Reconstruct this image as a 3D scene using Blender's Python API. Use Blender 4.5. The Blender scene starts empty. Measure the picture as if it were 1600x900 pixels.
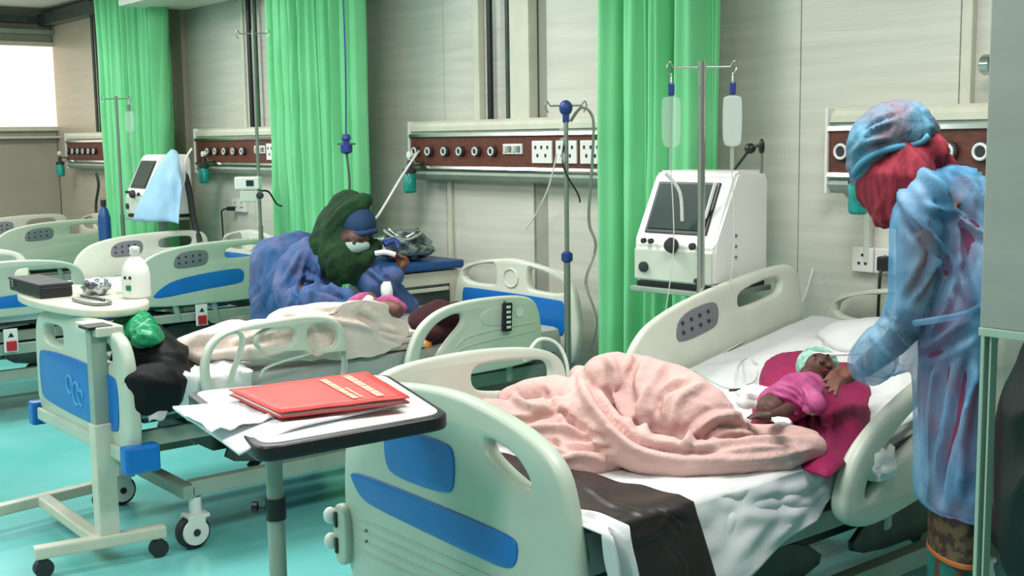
import bpy, bmesh, math, random
from mathutils import Vector, Matrix, noise
random.seed(4)
SC = bpy.context.scene
COL = SC.collection
PI = math.pi
V = Vector

# ---------------------------------------------------------------- camera
CAM = V((2.809, -3.947, 1.540)); FPX = 1875.2
yaw, pitch, roll = math.radians(50.92), math.radians(7.17), math.radians(0.81)
FW = V((-math.sin(yaw)*math.cos(pitch), math.cos(yaw)*math.cos(pitch), -math.sin(pitch)))
rt = V((math.cos(yaw), math.sin(yaw), 0)); dn = FW.cross(rt)
RX = rt*math.cos(roll)+dn*math.sin(roll); DY = -rt*math.sin(roll)+dn*math.cos(roll)
cd = bpy.data.cameras.new('camera'); cam = bpy.data.objects.new('camera', cd); COL.objects.link(cam)
cd.sensor_width = 36; cd.lens = FPX/1600*36; cd.clip_start = .05
m = Matrix((( RX.x, -DY.x, -FW.x, CAM.x), (RX.y, -DY.y, -FW.y, CAM.y), (RX.z, -DY.z, -FW.z, CAM.z), (0,0,0,1)))
cam.matrix_world = m
SC.camera = cam
SC.view_settings.view_transform = 'Standard'; SC.view_settings.look = 'None'
SC.view_settings.gamma = 1; SC.view_settings.exposure = 0.0
try: SC.view_settings.use_curve_mapping = False
except Exception: pass

# ---------------------------------------------------------------- world and lights
w = bpy.data.worlds.new('world'); SC.world = w; w.use_nodes = True
w.node_tree.nodes['Background'].inputs[0].default_value = (.82, .9, 1, 1)
w.node_tree.nodes['Background'].inputs[1].default_value = .55
def area(x, y, z, sx, sy, e, col=(1, .98, .95), rot=(0, 0, 0)):
    l = bpy.data.lights.new('ceiling_lamp', 'AREA'); l.shape = 'RECTANGLE'; l.size = sx; l.size_y = sy
    l.energy = e; l.color = col
    o = bpy.data.objects.new('ceiling_lamp', l); o.location = (x, y, z); o.rotation_euler = rot; COL.objects.link(o)
for lx in (-6.9, -4.2, -1.5, 1.2):
    for ly in (-1.7, -4.3):
        area(lx, ly, 2.74, .6, 1.2, 52)

# measured placement: a pixel of the photograph to a point on a known plane of the room
def ray(u, v): return RX*((u-800)/FPX)+DY*((v-450)/FPX)+FW
def onz(u, v, z): r = ray(u, v); return CAM+r*((z-CAM.z)/r.z)
def ony(u, v, y): r = ray(u, v); return CAM+r*((y-CAM.y)/r.y)
def onx(u, v, x): r = ray(u, v); return CAM+r*((x-CAM.x)/r.x)
def deep(u, v, d): return CAM+ray(u, v)*d
def proj(P):
    q = V(P)-CAM; z = q.dot(FW); return (800+FPX*q.dot(RX)/z, 450+FPX*q.dot(DY)/z, z)

# ---------------------------------------------------------------- materials
def lin(c): return tuple(((x/255)/12.92 if x/255 <= .04045 else ((x/255+.055)/1.055)**2.4) for x in c)+(1,)
MATS = {}
def mat(name, c, rough=.5, metal=0, c2=None, scale=8, stretch=(1, 1, 1), bump=0, bscale=None, alpha=1, trans=0, emit=0, coat=0, detail=3, fac=(.35, .65), spec=.5):
    if name in MATS: return MATS[name]
    m = bpy.data.materials.new(name); m.use_nodes = True; nt = m.node_tree; n = nt.nodes; l = nt.links
    b = n['Principled BSDF']
    b.inputs['Base Color'].default_value = lin(c); b.inputs['Roughness'].default_value = rough
    b.inputs['Metallic'].default_value = metal; b.inputs['Alpha'].default_value = alpha
    b.inputs['Transmission Weight'].default_value = trans; b.inputs['Coat Weight'].default_value = coat
    b.inputs['Specular IOR Level'].default_value = spec
    tc = n.new('ShaderNodeTexCoord'); mp = n.new('ShaderNodeMapping'); mp.inputs['Scale'].default_value = stretch
    l.new(tc.outputs['Object'], mp.inputs['Vector'])
    if c2:
        nz = n.new('ShaderNodeTexNoise'); nz.inputs['Scale'].default_value = scale; nz.inputs['Detail'].default_value = detail
        l.new(mp.outputs[0], nz.inputs['Vector'])
        rp = n.new('ShaderNodeValToRGB'); rp.color_ramp.elements[0].position = fac[0]; rp.color_ramp.elements[1].position = fac[1]
        rp.color_ramp.elements[0].color = lin(c); rp.color_ramp.elements[1].color = lin(c2)
        l.new(nz.outputs['Fac'], rp.inputs[0]); l.new(rp.outputs[0], b.inputs['Base Color'])
    if bump:
        nb = n.new('ShaderNodeTexNoise'); nb.inputs['Scale'].default_value = bscale or scale; nb.inputs['Detail'].default_value = 4
        l.new(mp.outputs[0], nb.inputs['Vector'])
        bp = n.new('ShaderNodeBump'); bp.inputs['Strength'].default_value = bump; bp.inputs['Distance'].default_value = .01
        l.new(nb.outputs['Fac'], bp.inputs['Height']); l.new(bp.outputs[0], b.inputs['Normal'])
    if emit:
        b.inputs['Emission Color'].default_value = lin(c); b.inputs['Emission Strength'].default_value = emit
    MATS[name] = m; return m
WALL = mat('wall_laminate', (208, 207, 196), .3, c2=(195, 195, 184), scale=3, stretch=(.5, 1, 9), bump=.05, bscale=14, detail=6)
WALLT = mat('wall_tan', (186, 176, 158), .35, c2=(176, 166, 148), scale=3, stretch=(.5, 1, 9))
WALLG = mat('wall_gap', (150, 152, 142), .6)
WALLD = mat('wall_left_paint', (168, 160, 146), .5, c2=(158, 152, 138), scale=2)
FLOOR = mat('floor_vinyl', (122, 200, 197), .2, c2=(102, 188, 185), scale=1.6, bump=.02, bscale=30)
CEIL = mat('ceiling_paint', (215, 214, 206), .8)
PLA = mat('cream_plastic', (206, 210, 197), .38, c2=(196, 201, 187), scale=5)
PLG = mat('bounce_green_plastic', (184, 195, 180), .38, c2=(174, 186, 170), scale=5)  # cream plastic with shade and green floor bounce put into its colour
PLW = mat('white_plastic', (222, 222, 218), .35)
BLUE = mat('blue_plastic', (8, 100, 178), .35, c2=(14, 108, 186), scale=6)
GREY = mat('grey_keypad', (112, 116, 122), .5)
DGREY = mat('dark_rubber', (38, 42, 44), .6)
BLK = mat('black_plastic', (20, 21, 24), .4)
FRAME = mat('painted_steel', (150, 163, 150), .4, c2=(138, 152, 140), scale=10)
DFRAME = mat('dark_steel', (62, 76, 70), .5, c2=(48, 60, 56), scale=12)
CHR = mat('chrome', (200, 200, 196), .2, metal=1)
STEEL = mat('brushed_steel', (150, 150, 145), .35, metal=.8)
WOOD = mat('walnut_fascia', (104, 58, 46), .35, c2=(84, 44, 36), scale=20, stretch=(1, 1, 4))
CREAM = mat('table_cream', (205, 205, 188), .4, c2=(196, 196, 178), scale=8)
SHEET = mat('white_sheet', (214, 214, 214), .8, c2=(204, 205, 206), scale=4, bump=.25, bscale=14)
MATT = mat('mattress_vinyl', (170, 175, 172), .5, c2=(160, 165, 160), scale=5)
RUBB = mat('brown_rubber_sheet', (46, 38, 37), .38, c2=(36, 29, 29), scale=4, bump=.2, bscale=9)
PINK = mat('pink_blanket', (216, 178, 172), .95, c2=(206, 166, 161), scale=5, bump=.35, bscale=60)
BEIGE = mat('beige_blanket', (232, 212, 202), .95, c2=(222, 202, 192), scale=7, bump=.4, bscale=50)
MAROON = mat('maroon_cloth', (150, 8, 78), .75, c2=(124, 6, 64), scale=6, bump=.3, bscale=20)
DMAR = mat('dark_maroon_cloth', (70, 22, 30), .9, c2=(52, 16, 24), scale=12, bump=.4, bscale=40)
MAG = mat('magenta_cloth', (184, 88, 140), .8, c2=(150, 36, 98), scale=14, bump=.3, bscale=30)
CURT = mat('green_curtain', (132, 216, 158), .8, c2=(122, 208, 148), scale=3, spec=.2)
nt = CURT.node_tree; tr = nt.nodes.new('ShaderNodeBsdfTranslucent'); tr.inputs[0].default_value = lin((150, 230, 178))
mx = nt.nodes.new('ShaderNodeMixShader'); mx.inputs[0].default_value = .18
nt.links.new(nt.nodes['Principled BSDF'].outputs[0], mx.inputs[1]); nt.links.new(tr.outputs[0], mx.inputs[2])
nt.links.new(mx.outputs[0], nt.nodes['Material Output'].inputs[0])
GOWN = mat('sheer_blue_gown', (84, 160, 204), .6, c2=(128, 178, 214), scale=6, stretch=(1.5, 1.5, .5), bump=.3, bscale=16, alpha=.6, fac=(.4, .6))
_n = GOWN.node_tree; _z = _n.nodes.new('ShaderNodeTexNoise'); _z.inputs['Scale'].default_value = 5; _z.inputs['Detail'].default_value = 3
_m = _n.nodes.new('ShaderNodeMapRange'); _m.inputs[1].default_value = .42; _m.inputs[2].default_value = .6; _m.inputs[3].default_value = .28; _m.inputs[4].default_value = .66
_c = [x for x in _n.nodes if x.type == 'MAPPING'][0]
_n.links.new(_c.outputs[0], _z.inputs['Vector']); _n.links.new(_z.outputs['Fac'], _m.inputs[0]); _n.links.new(_m.outputs[0], _n.nodes['Principled BSDF'].inputs['Alpha'])
GOWN2 = mat('blue_gown', (44, 90, 146), .7, c2=(84, 98, 146), scale=9, bump=.4, bscale=20, alpha=.9, fac=(.4, .6))
CAP = mat('bouffant_cap', (84, 134, 160), .7, c2=(112, 90, 104), scale=7, stretch=(1, 1, 1), bump=.5, bscale=40, fac=(.42, .58))
CAPB = mat('blue_cap', (22, 58, 96), .8, c2=(16, 46, 80), scale=10, bump=.3, bscale=30)
REDS = mat('red_headscarf', (112, 20, 38), .9, c2=(150, 44, 62), scale=28, stretch=(1.6, 1.6, .5), bump=.5, bscale=30, fac=(.42, .62))
GRNS = mat('dark_green_headscarf', (14, 60, 22), .9, c2=(8, 40, 14), scale=18, bump=.5, bscale=40)
DRESS = mat('red_purple_dress', (122, 46, 76), .85, c2=(72, 44, 82), scale=7, fac=(.4, .6))
DRESS2 = mat('dark_plum_dress', (70, 44, 66), .85, c2=(44, 34, 58), scale=9)
HEM = mat('gold_brown_brocade', (92, 74, 48), .6, c2=(52, 38, 30), scale=40, fac=(.45, .55))
GOLD = mat('orange_gold_trim', (176, 100, 44), .5)
TEALC = mat('teal_trousers', (28, 120, 108), .8, c2=(24, 104, 96), scale=6)
SKIN = mat('brown_skin', (112, 66, 52), .55, c2=(98, 56, 44), scale=12)
SKIND = mat('dark_brown_skin', (84, 48, 40), .55, c2=(70, 38, 34), scale=14)
HAIR = mat('black_hair', (22, 18, 18), .6)
MASK = mat('pale_mask', (150, 176, 170), .8)
TEALM = mat('teal_mask', (30, 160, 150), .7)
PGRN = mat('pale_green_cap', (150, 196, 176), .8, c2=(112, 160, 142), scale=30, fac=(.45, .55))
CLOTHW = mat('white_cloth', (224, 222, 220), .85, bump=.3, bscale=30)
JAR = mat('teal_jar_plastic', (18, 150, 140), .2, alpha=.85)
CLEAR = mat('clear_plastic', (225, 235, 232), .1, alpha=.2)
FLUID = mat('iv_bag_plastic', (215, 225, 218), .15, alpha=.6)
NAVY = mat('navy_plastic', (28, 52, 120), .4)
SCREEN = mat('dark_screen', (26, 46, 45), .4, spec=.15, c2=(38, 66, 62), scale=2)
REDM = mat('red_card', (226, 62, 58), .45, c2=(218, 52, 50), scale=5)
REDD = mat('dark_red_edge', (170, 26, 32), .5)
RTXT = mat('pale_pink_print', (240, 180, 160), .6)
PAPER = mat('paper', (232, 232, 236), .8)
TWHITE = mat('white_laminate', (228, 228, 226), .3)
BRED = mat('red_button', (178, 28, 44), .4)
TRAYB = mat('blue_tray', (16, 72, 130), .4)
BAGB = mat('black_bag', (12, 12, 15), .6, spec=.2, bump=.2, bscale=6)
BAGG = mat('green_bag', (18, 130, 84), .3, c2=(40, 160, 110), scale=14, bump=.4, bscale=14, alpha=.9)
GBAG = mat('clear_bag_contents', (120, 136, 132), .25, c2=(60, 72, 70), scale=22, bump=.6, bscale=20, fac=(.45, .55))
LBLUE = mat('light_blue_drape', (168, 206, 232), .7, c2=(150, 192, 224), scale=6, alpha=.93)
GLASS = mat('green_tinted_glass', (60, 100, 90), .05, alpha=.07)
GEDGE = mat('glass_edge', (160, 182, 168), .25)
PILL = mat('partition_panel', (160, 161, 155), .4, c2=(152, 153, 147), scale=2, stretch=(1, 1, 6))
ORNG = mat('orange_packet', (230, 140, 40), .5)
WIN = mat('bright_window_blind', (255, 238, 222), .9, emit=1.0)
TUBE = mat('clear_tube', (214, 220, 214), .3, alpha=.8)
LEAFG = mat('green_mark', (20, 120, 60), .5)
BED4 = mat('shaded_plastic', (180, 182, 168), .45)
SILV = mat('silver_foil', (190, 194, 198), .3, metal=.7, c2=(90, 92, 98), scale=30, fac=(.45, .55))

# ---------------------------------------------------------------- object helpers
def link(name, me, m=None, parent=None, smooth=False):
    if m and not me.materials: me.materials.append(m)
    if smooth:
        for p in me.polygons: p.use_smooth = True
    o = bpy.data.objects.new(name, me); COL.objects.link(o)
    if parent is not None: o.parent = parent
    return o
def obj(name, bm, m, parent=None, smooth=False, angle=None):
    me = bpy.data.meshes.new(name); bmesh.ops.recalc_face_normals(bm, faces=bm.faces[:]); bm.to_mesh(me); bm.free()
    o = link(name, me, m, parent, smooth)
    if angle: 
        for p in me.polygons: p.use_smooth = True
        me.set_sharp_from_angle(angle=math.radians(angle))
    return o
def tag(o, label=None, cat=None, group=None, kind=None):
    if label: o['label'] = label
    if cat: o['category'] = cat
    if group: o['group'] = group
    if kind: o['kind'] = kind
    return o
def thing(name, label, cat, loc=(0, 0, 0), rz=0, group=None):
    o = bpy.data.objects.new(name, None); COL.objects.link(o); o.location = loc; o.rotation_euler = (0, 0, rz)
    o.empty_display_size = .1
    return tag(o, label, cat, group)
def box(bm, c, s, rot=None, bev=0):
    r = bmesh.ops.create_cube(bm, size=1, matrix=Matrix.Translation(V(c)) @ (rot.to_4x4() if rot else Matrix()) @ Matrix.Diagonal((*s, 1)))
    if bev:
        es = list({e for v in r['verts'] for e in v.link_edges})
        bmesh.ops.bevel(bm, geom=es, offset=bev, segments=2, profile=.6, affect='EDGES', clamp_overlap=True)
def B(name, c, s, m, parent=None, bev=.004, rot=None):
    bm = bmesh.new(); box(bm, c, s, rot, bev); return obj(name, bm, m, parent)
def spline(pts, n=6):
    P = [V(p) for p in pts]
    if len(P) < 3: return P
    out = []
    for i in range(len(P)-1):
        a = P[max(i-1, 0)]; b = P[i]; c = P[i+1]; d = P[min(i+2, len(P)-1)]
        for k in range(n):
            t = k/n; out.append(.5*((2*b)+(c-a)*t+(2*a-5*b+4*c-d)*t*t+(3*b-a-3*c+d)*t**3))
    out.append(P[-1]); return out
def rspl(r, n=6):
    out = []
    for i in range(len(r)-1):
        for k in range(n): out.append(r[i]+(r[i+1]-r[i])*k/n)
    return out+[r[-1]]
def tube(bm, pts, r, seg=8, sm=0, cap=True, flat=1.0, flatdir=None, roundcap=False):
    """swept tube; r number or list; flat squashes the section along flatdir"""
    P = [V(p) for p in pts]; R = list(r) if isinstance(r, (list, tuple)) else [r]*len(P)
    if sm: R = rspl(R, sm); P = spline(P, sm) if len(P) > 2 else [P[0]+(P[1]-P[0])*k/sm for k in range(sm+1)]
    if roundcap:
        d0 = (P[0]-P[1]).normalized(); d1 = (P[-1]-P[-2]).normalized()
        P = [P[0]+d0*R[0]*.95, P[0]+d0*R[0]*.7]+P+[P[-1]+d1*R[-1]*.7, P[-1]+d1*R[-1]*.95]
        R = [R[0]*.3, R[0]*.72]+R+[R[-1]*.72, R[-1]*.3]
    T = []
    for i in range(len(P)):
        a = P[max(i-1, 0)]; b = P[min(i+1, len(P)-1)]; T.append((b-a).normalized() if (b-a).length > 1e-9 else V((0, 0, 1)))
    up = V(flatdir) if flatdir is not None else (V((0, 0, 1)) if abs(T[0].z) < .9 else V((1, 0, 0)))
    nrm = (up-T[0]*up.dot(T[0])).normalized(); rings = []
    for i, (p, t) in enumerate(zip(P, T)):
        if flatdir is not None:
            n2 = up-t*up.dot(t); nrm = n2.normalized() if n2.length > .05 else nrm
        else: nrm = (nrm-t*nrm.dot(t)).normalized()
        b = t.cross(nrm); ring = []
        for k in range(seg):
            a = 2*PI*k/seg; ring.append(bm.verts.new(p+(nrm*math.cos(a)*flat+b*math.sin(a))*R[i]))
        rings.append(ring)
    for i in range(len(rings)-1):
        for k in range(seg):
            bm.faces.new((rings[i][k], rings[i][(k+1) % seg], rings[i+1][(k+1) % seg], rings[i+1][k]))
    if cap:
        bm.faces.new(rings[0][::-1]); bm.faces.new(rings[-1])
def T(name, pts, r, m, parent=None, seg=8, sm=0, **k):
    bm = bmesh.new(); tube(bm, pts, r, seg, sm, **k); return obj(name, bm, m, parent, angle=40)
def lathe(bm, prof, c=(0, 0, 0), axis='z', seg=20):
    rings = []; c = V(c)
    for r, h in prof:
        ring = []
        for k in range(seg):
            a = 2*PI*k/seg; x, y = r*math.cos(a), r*math.sin(a)
            q = V((x, y, h)) if axis == 'z' else (V((x, h, y)) if axis == 'y' else V((h, x, y)))
            ring.append(bm.verts.new(c+q))
        rings.append(ring)
    for i in range(len(rings)-1):
        for k in range(seg): bm.faces.new((rings[i][k], rings[i][(k+1) % seg], rings[i+1][(k+1) % seg], rings[i+1][k]))
    bm.faces.new(rings[0][::-1]); bm.faces.new(rings[-1])
def L(name, prof, m, parent=None, c=(0, 0, 0), axis='z', seg=20):
    bm = bmesh.new(); lathe(bm, prof, c, axis, seg); return obj(name, bm, m, parent, angle=35)
def ball(bm, c, s, rot=None, seg=16):
    bmesh.ops.create_uvsphere(bm, u_segments=seg, v_segments=max(8, seg*3//4), radius=1,
        matrix=Matrix.Translation(V(c)) @ (rot.to_4x4() if rot else Matrix()) @ Matrix.Diagonal((*s, 1)))
def chaikin(p, it=3):
    P = [V((a, b, 0)) for a, b in p]
    for _ in range(it):
        Q = []
        for i in range(len(P)):
            a, b = P[i], P[(i+1) % len(P)]; Q += [a*.75+b*.25, a*.25+b*.75]
        P = Q
    return [(q.x, q.y) for q in P]
def plate(name, outs, thick, m, parent=None, plane='x', at=0., bev=.008, it=2):
    """moulded board: outer outline then holes, extruded; plane 'x': outlines are (y,z); 'y': (x,z); 'z': (x,y)"""
    cu = bpy.data.curves.new('t', 'CURVE'); cu.dimensions = '2D'; cu.fill_mode = 'BOTH'
    cu.extrude = thick/2-bev; cu.bevel_depth = bev; cu.bevel_resolution = 2; cu.offset = -bev
    for o in outs:
        q = chaikin(o, it) if it else o
        s = cu.splines.new('POLY'); s.points.add(len(q)-1)
        for i, (a, b) in enumerate(q): s.points[i].co = (a, b, 0, 1)
        s.use_cyclic_u = True
    t = bpy.data.objects.new('t', cu); COL.objects.link(t)
    dg = bpy.context.evaluated_depsgraph_get()
    me = bpy.data.meshes.new_from_object(t.evaluated_get(dg)); bpy.data.objects.remove(t); bpy.data.curves.remove(cu)
    for v in me.vertices:
        a, b, c = v.co
        v.co = (at+c, a, b) if plane == 'x' else ((a, at+c, b) if plane == 'y' else (a, b, at+c))
    me.name = name; me.materials.clear()
    bm = bmesh.new(); bm.from_mesh(me); bmesh.ops.remove_doubles(bm, verts=bm.verts[:], dist=1e-5)
    bmesh.ops.recalc_face_normals(bm, faces=bm.faces[:]); bm.to_mesh(me); bm.free()
    o = link(name, me, m, parent)
    for p in me.polygons: p.use_smooth = True
    me.set_sharp_from_angle(angle=math.radians(40))
    return o
def melt(name, bm, m, parent=None, voxel=.012, smooth=4, folds=(), dec=None):
    """fuse overlapping lumps into one continuous surface, then press folds into it"""
    me = bpy.data.meshes.new('t'); bmesh.ops.recalc_face_normals(bm, faces=bm.faces[:]); bm.to_mesh(me); bm.free()
    t = bpy.data.objects.new('t', me); COL.objects.link(t)
    r = t.modifiers.new('r', 'REMESH'); r.mode = 'VOXEL'; r.voxel_size = voxel
    if smooth:
        s = t.modifiers.new('s', 'SMOOTH'); s.iterations = smooth; s.factor = .6
    dg = bpy.context.evaluated_depsgraph_get()
    out = bpy.data.meshes.new_from_object(t.evaluated_get(dg)); bpy.data.objects.remove(t)
    if folds:
        nn = [v.normal.copy() for v in out.vertices]
        for f in folds:
            amp, sc, st = f[0], f[1], f[2]
            ridge = len(f) > 3 and f[3]
            dr = V(f[4]).normalized() if len(f) > 4 else None
            for v, n_ in zip(out.vertices, nn):
                if dr:
                    q = v.co.copy(); q += V((N(q.x*3, q.y*3, q.z*3), N(q.y*3, q.z*3, 5), 0))*.12
                    q = (q-dr*q.dot(dr)*.8)*sc
                else: q = V((v.co.x*st[0], v.co.y*st[1], v.co.z*st[2]))*sc
                h = noise.noise(q)
                if ridge: h = .6-2*abs(h)
                v.co += n_*h*amp
    out.name = name; out.materials.clear()
    return link(name, out, m, parent, True)
def thicken(bm, th):
    bm.normal_update(); vs = bm.verts[:]; fs = bm.faces[:]
    be = [e for e in bm.edges if len(e.link_faces) == 1]
    nv = {v: bm.verts.new(v.co-v.normal*th) for v in vs}
    for f in fs: bm.faces.new([nv[v] for v in reversed(f.verts)])
    for e in be:
        a, b = e.verts
        f = e.link_faces[0]; l = [x.vert for x in f.loops]; i = l.index(a)
        if l[(i+1) % len(l)] is not b: a, b = b, a
        bm.faces.new((b, a, nv[a], nv[b]))
def grid(name, fn, nu, nv, m, parent=None, thick=.004):
    bm = bmesh.new(); vs = [[bm.verts.new(fn(i/nu, j/nv)) for j in range(nv+1)] for i in range(nu+1)]
    for i in range(nu):
        for j in range(nv): bm.faces.new((vs[i][j], vs[i+1][j], vs[i+1][j+1], vs[i][j+1]))
    if thick: bmesh.ops.recalc_face_normals(bm, faces=bm.faces[:]); thicken(bm, thick)
    return obj(name, bm, m, parent, True)
import numpy as np
from mathutils.bvhtree import BVHTree
def creases(o, lines):
    """press folds into a finished surface: (measured polyline, width m, height m); negative height = valley"""
    me = o.data; n = len(me.vertices); co = np.empty(n*3); me.vertices.foreach_get('co', co); co = co.reshape(-1, 3)
    nr = np.array([v.normal[:] for v in me.vertices])
    bv = BVHTree.FromPolygons([tuple(c) for c in co], [tuple(p.vertices) for p in me.polygons])
    out = co.copy()
    for pts, wd, ht in lines:
        P = []
        uv = spline([V((a, b, 0)) for a, b in pts], 4)
        for q in uv:
            h = bv.ray_cast(CAM, ray(q.x, q.y).normalized())
            if h[0] is not None: P.append(h[0])
        if len(P) < 2: continue
        d2 = np.full(n, 1e9); taper = np.zeros(n)
        for i, (a, b) in enumerate(zip(P, P[1:])):
            if (a-b).length > .25: continue
            a_ = np.array(a); ab = np.array(b)-a_; L2 = max(ab@ab, 1e-9)
            t = np.clip(((co-a_)@ab)/L2, 0, 1); dd = ((co-a_-t[:, None]*ab)**2).sum(1)
            k = dd < d2; d2[k] = dd[k]; taper[k] = ((i+t)/(len(P)-1))[k]
        d = np.sqrt(d2); tp = np.clip(np.minimum(taper, 1-taper)*5+.25, 0, 1)
        g = np.exp(-(d/wd)**2)-.35*np.exp(-((d-2*wd)/wd)**2)
        out += nr*(g*ht*tp)[:, None]
    me.vertices.foreach_set('co', out.ravel()); me.update()
    return o
def snap(o, pts, off=.004):
    me = o.data; bv = BVHTree.FromPolygons([v.co[:] for v in me.vertices], [tuple(p.vertices) for p in me.polygons]); r = []
    for a, b in pts:
        h = bv.ray_cast(CAM, ray(a, b).normalized())
        if h[0] is not None: r.append(h[0]+h[1]*off)
    return r
def clampx(o, xm, x0=-99, z0=-99):
    for v in o.data.vertices:
        if v.co.x > xm-.14: v.co.x = xm-.14+.14*math.tanh((v.co.x-xm+.14)/.14)
        if v.co.x < x0: v.co.x = x0
        if v.co.z < z0: v.co.z = z0
    return o
def copy_tree(o, parent=None):
    c = o.copy(); COL.objects.link(c)
    if parent is not None: c.parent = parent
    for ch in o.children: copy_tree(ch, c)
    return c
def wirep(name, pts, r, m, label, cat='tube', sm=8, seg=6):
    return tag(T(name, pts, r, m, sm=sm, seg=seg), label, cat)
def N(*a): return noise.noise(V(a))

# ================================================================ THE SETTING
def struct(name, c, s, m, parent=None):
    return tag(B(name, c, s, m, parent, bev=0), kind='structure')
X0, X1, Y0 = -8.95, 4.6, -7.0
struct('floor', ((X0+X1)/2, Y0/2, -.05), (X1-X0+.3, -Y0+.3, .1), FLOOR)
struct('ceiling', ((X0+X1)/2, Y0/2, 2.85), (X1-X0+.3, -Y0+.3, .1), CEIL)
wb = struct('wall_back', ((X0+X1)/2, .09, 1.4), (X1-X0+.3, .12, 2.8), WALLG)
joints = [X0, -7.72, -6.42, -5.94, -4.93, -3.75, -3.08, -2.63, -1.872, -1.765, -.95, -.22, .47, 1.45, 2.5, 3.55, X1]
for a, b in zip(joints, joints[1:]):
    tan = abs(a+6.42) < .01  # this panel's tan colour stands in for shade on the column side
    strip = abs(a+1.872) < .01
    B('wall_panel', ((a+b)/2, .022 if not tan else .0, 1.4), (b-a-.005, .03 if not (tan or strip) else (.07 if tan else .012), 2.78), WALLT if (tan or a < -6.6) else (WALLG if strip else WALL), wb, bev=.002)
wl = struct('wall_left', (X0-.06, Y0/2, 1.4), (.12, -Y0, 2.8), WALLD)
struct('wall_right', (X1+.06, Y0/2, 1.4), (.12, -Y0, 2.8), WALL)
struct('wall_front', ((X0+X1)/2, Y0-.06, 1.4), (X1-X0+.3, .12, 2.8), WALL)
struct('baseboard_back', ((X0+X1)/2, -.0, .05), (X1-X0, .03, .1), FRAME)
struct('baseboard_left', (X0+.01, Y0/2, .05), (.03, -Y0, .1), FRAME)
# cornice strips high on the walls
struct('trim_1', ((X0-.3)/2-3, -.05, 2.69), (5.6, .12, .1), DFRAME)
struct('trim_2', (X0+.05, Y0/2, 2.69), (.1, -Y0, .06), DFRAME)
struct('trim_3', (X0+.04, Y0/2, 2.58), (.08, -Y0, .04), FRAME)
struct('trim_4', (-5.2, -.32, 2.60), (1.15, .5, .18), CREAM)
# window in the left wall
ya, yb = onx(84, 120, X0).y, -2.0
wz0, wz1 = 1.70, 2.45
wn = struct('window_1', (X0+.005, (ya+yb)/2, (wz0+wz1)/2), (.02, yb-ya, wz1-wz0), WIN)
for nm, c, s in (('window_frame', (X0+.02, (ya+yb)/2, wz0-.02), (.05, abs(yb-ya)+.08, .04)), ('window_frame', (X0+.02, (ya+yb)/2, wz1+.02), (.05, abs(yb-ya)+.08, .04)),
                 ('window_frame', (X0+.02, ya+.02, (wz0+wz1)/2), (.05, .04, wz1-wz0)), ('window_frame', (X0+.02, yb-.02, (wz0+wz1)/2), (.05, .04, wz1-wz0)), ('window_sill', (X0+.04, (ya+yb)/2, wz0-.1), (.1, abs(yb-ya)+.14, .02))):
    B(nm, c, s, CREAM, wn, bev=.003)

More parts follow.
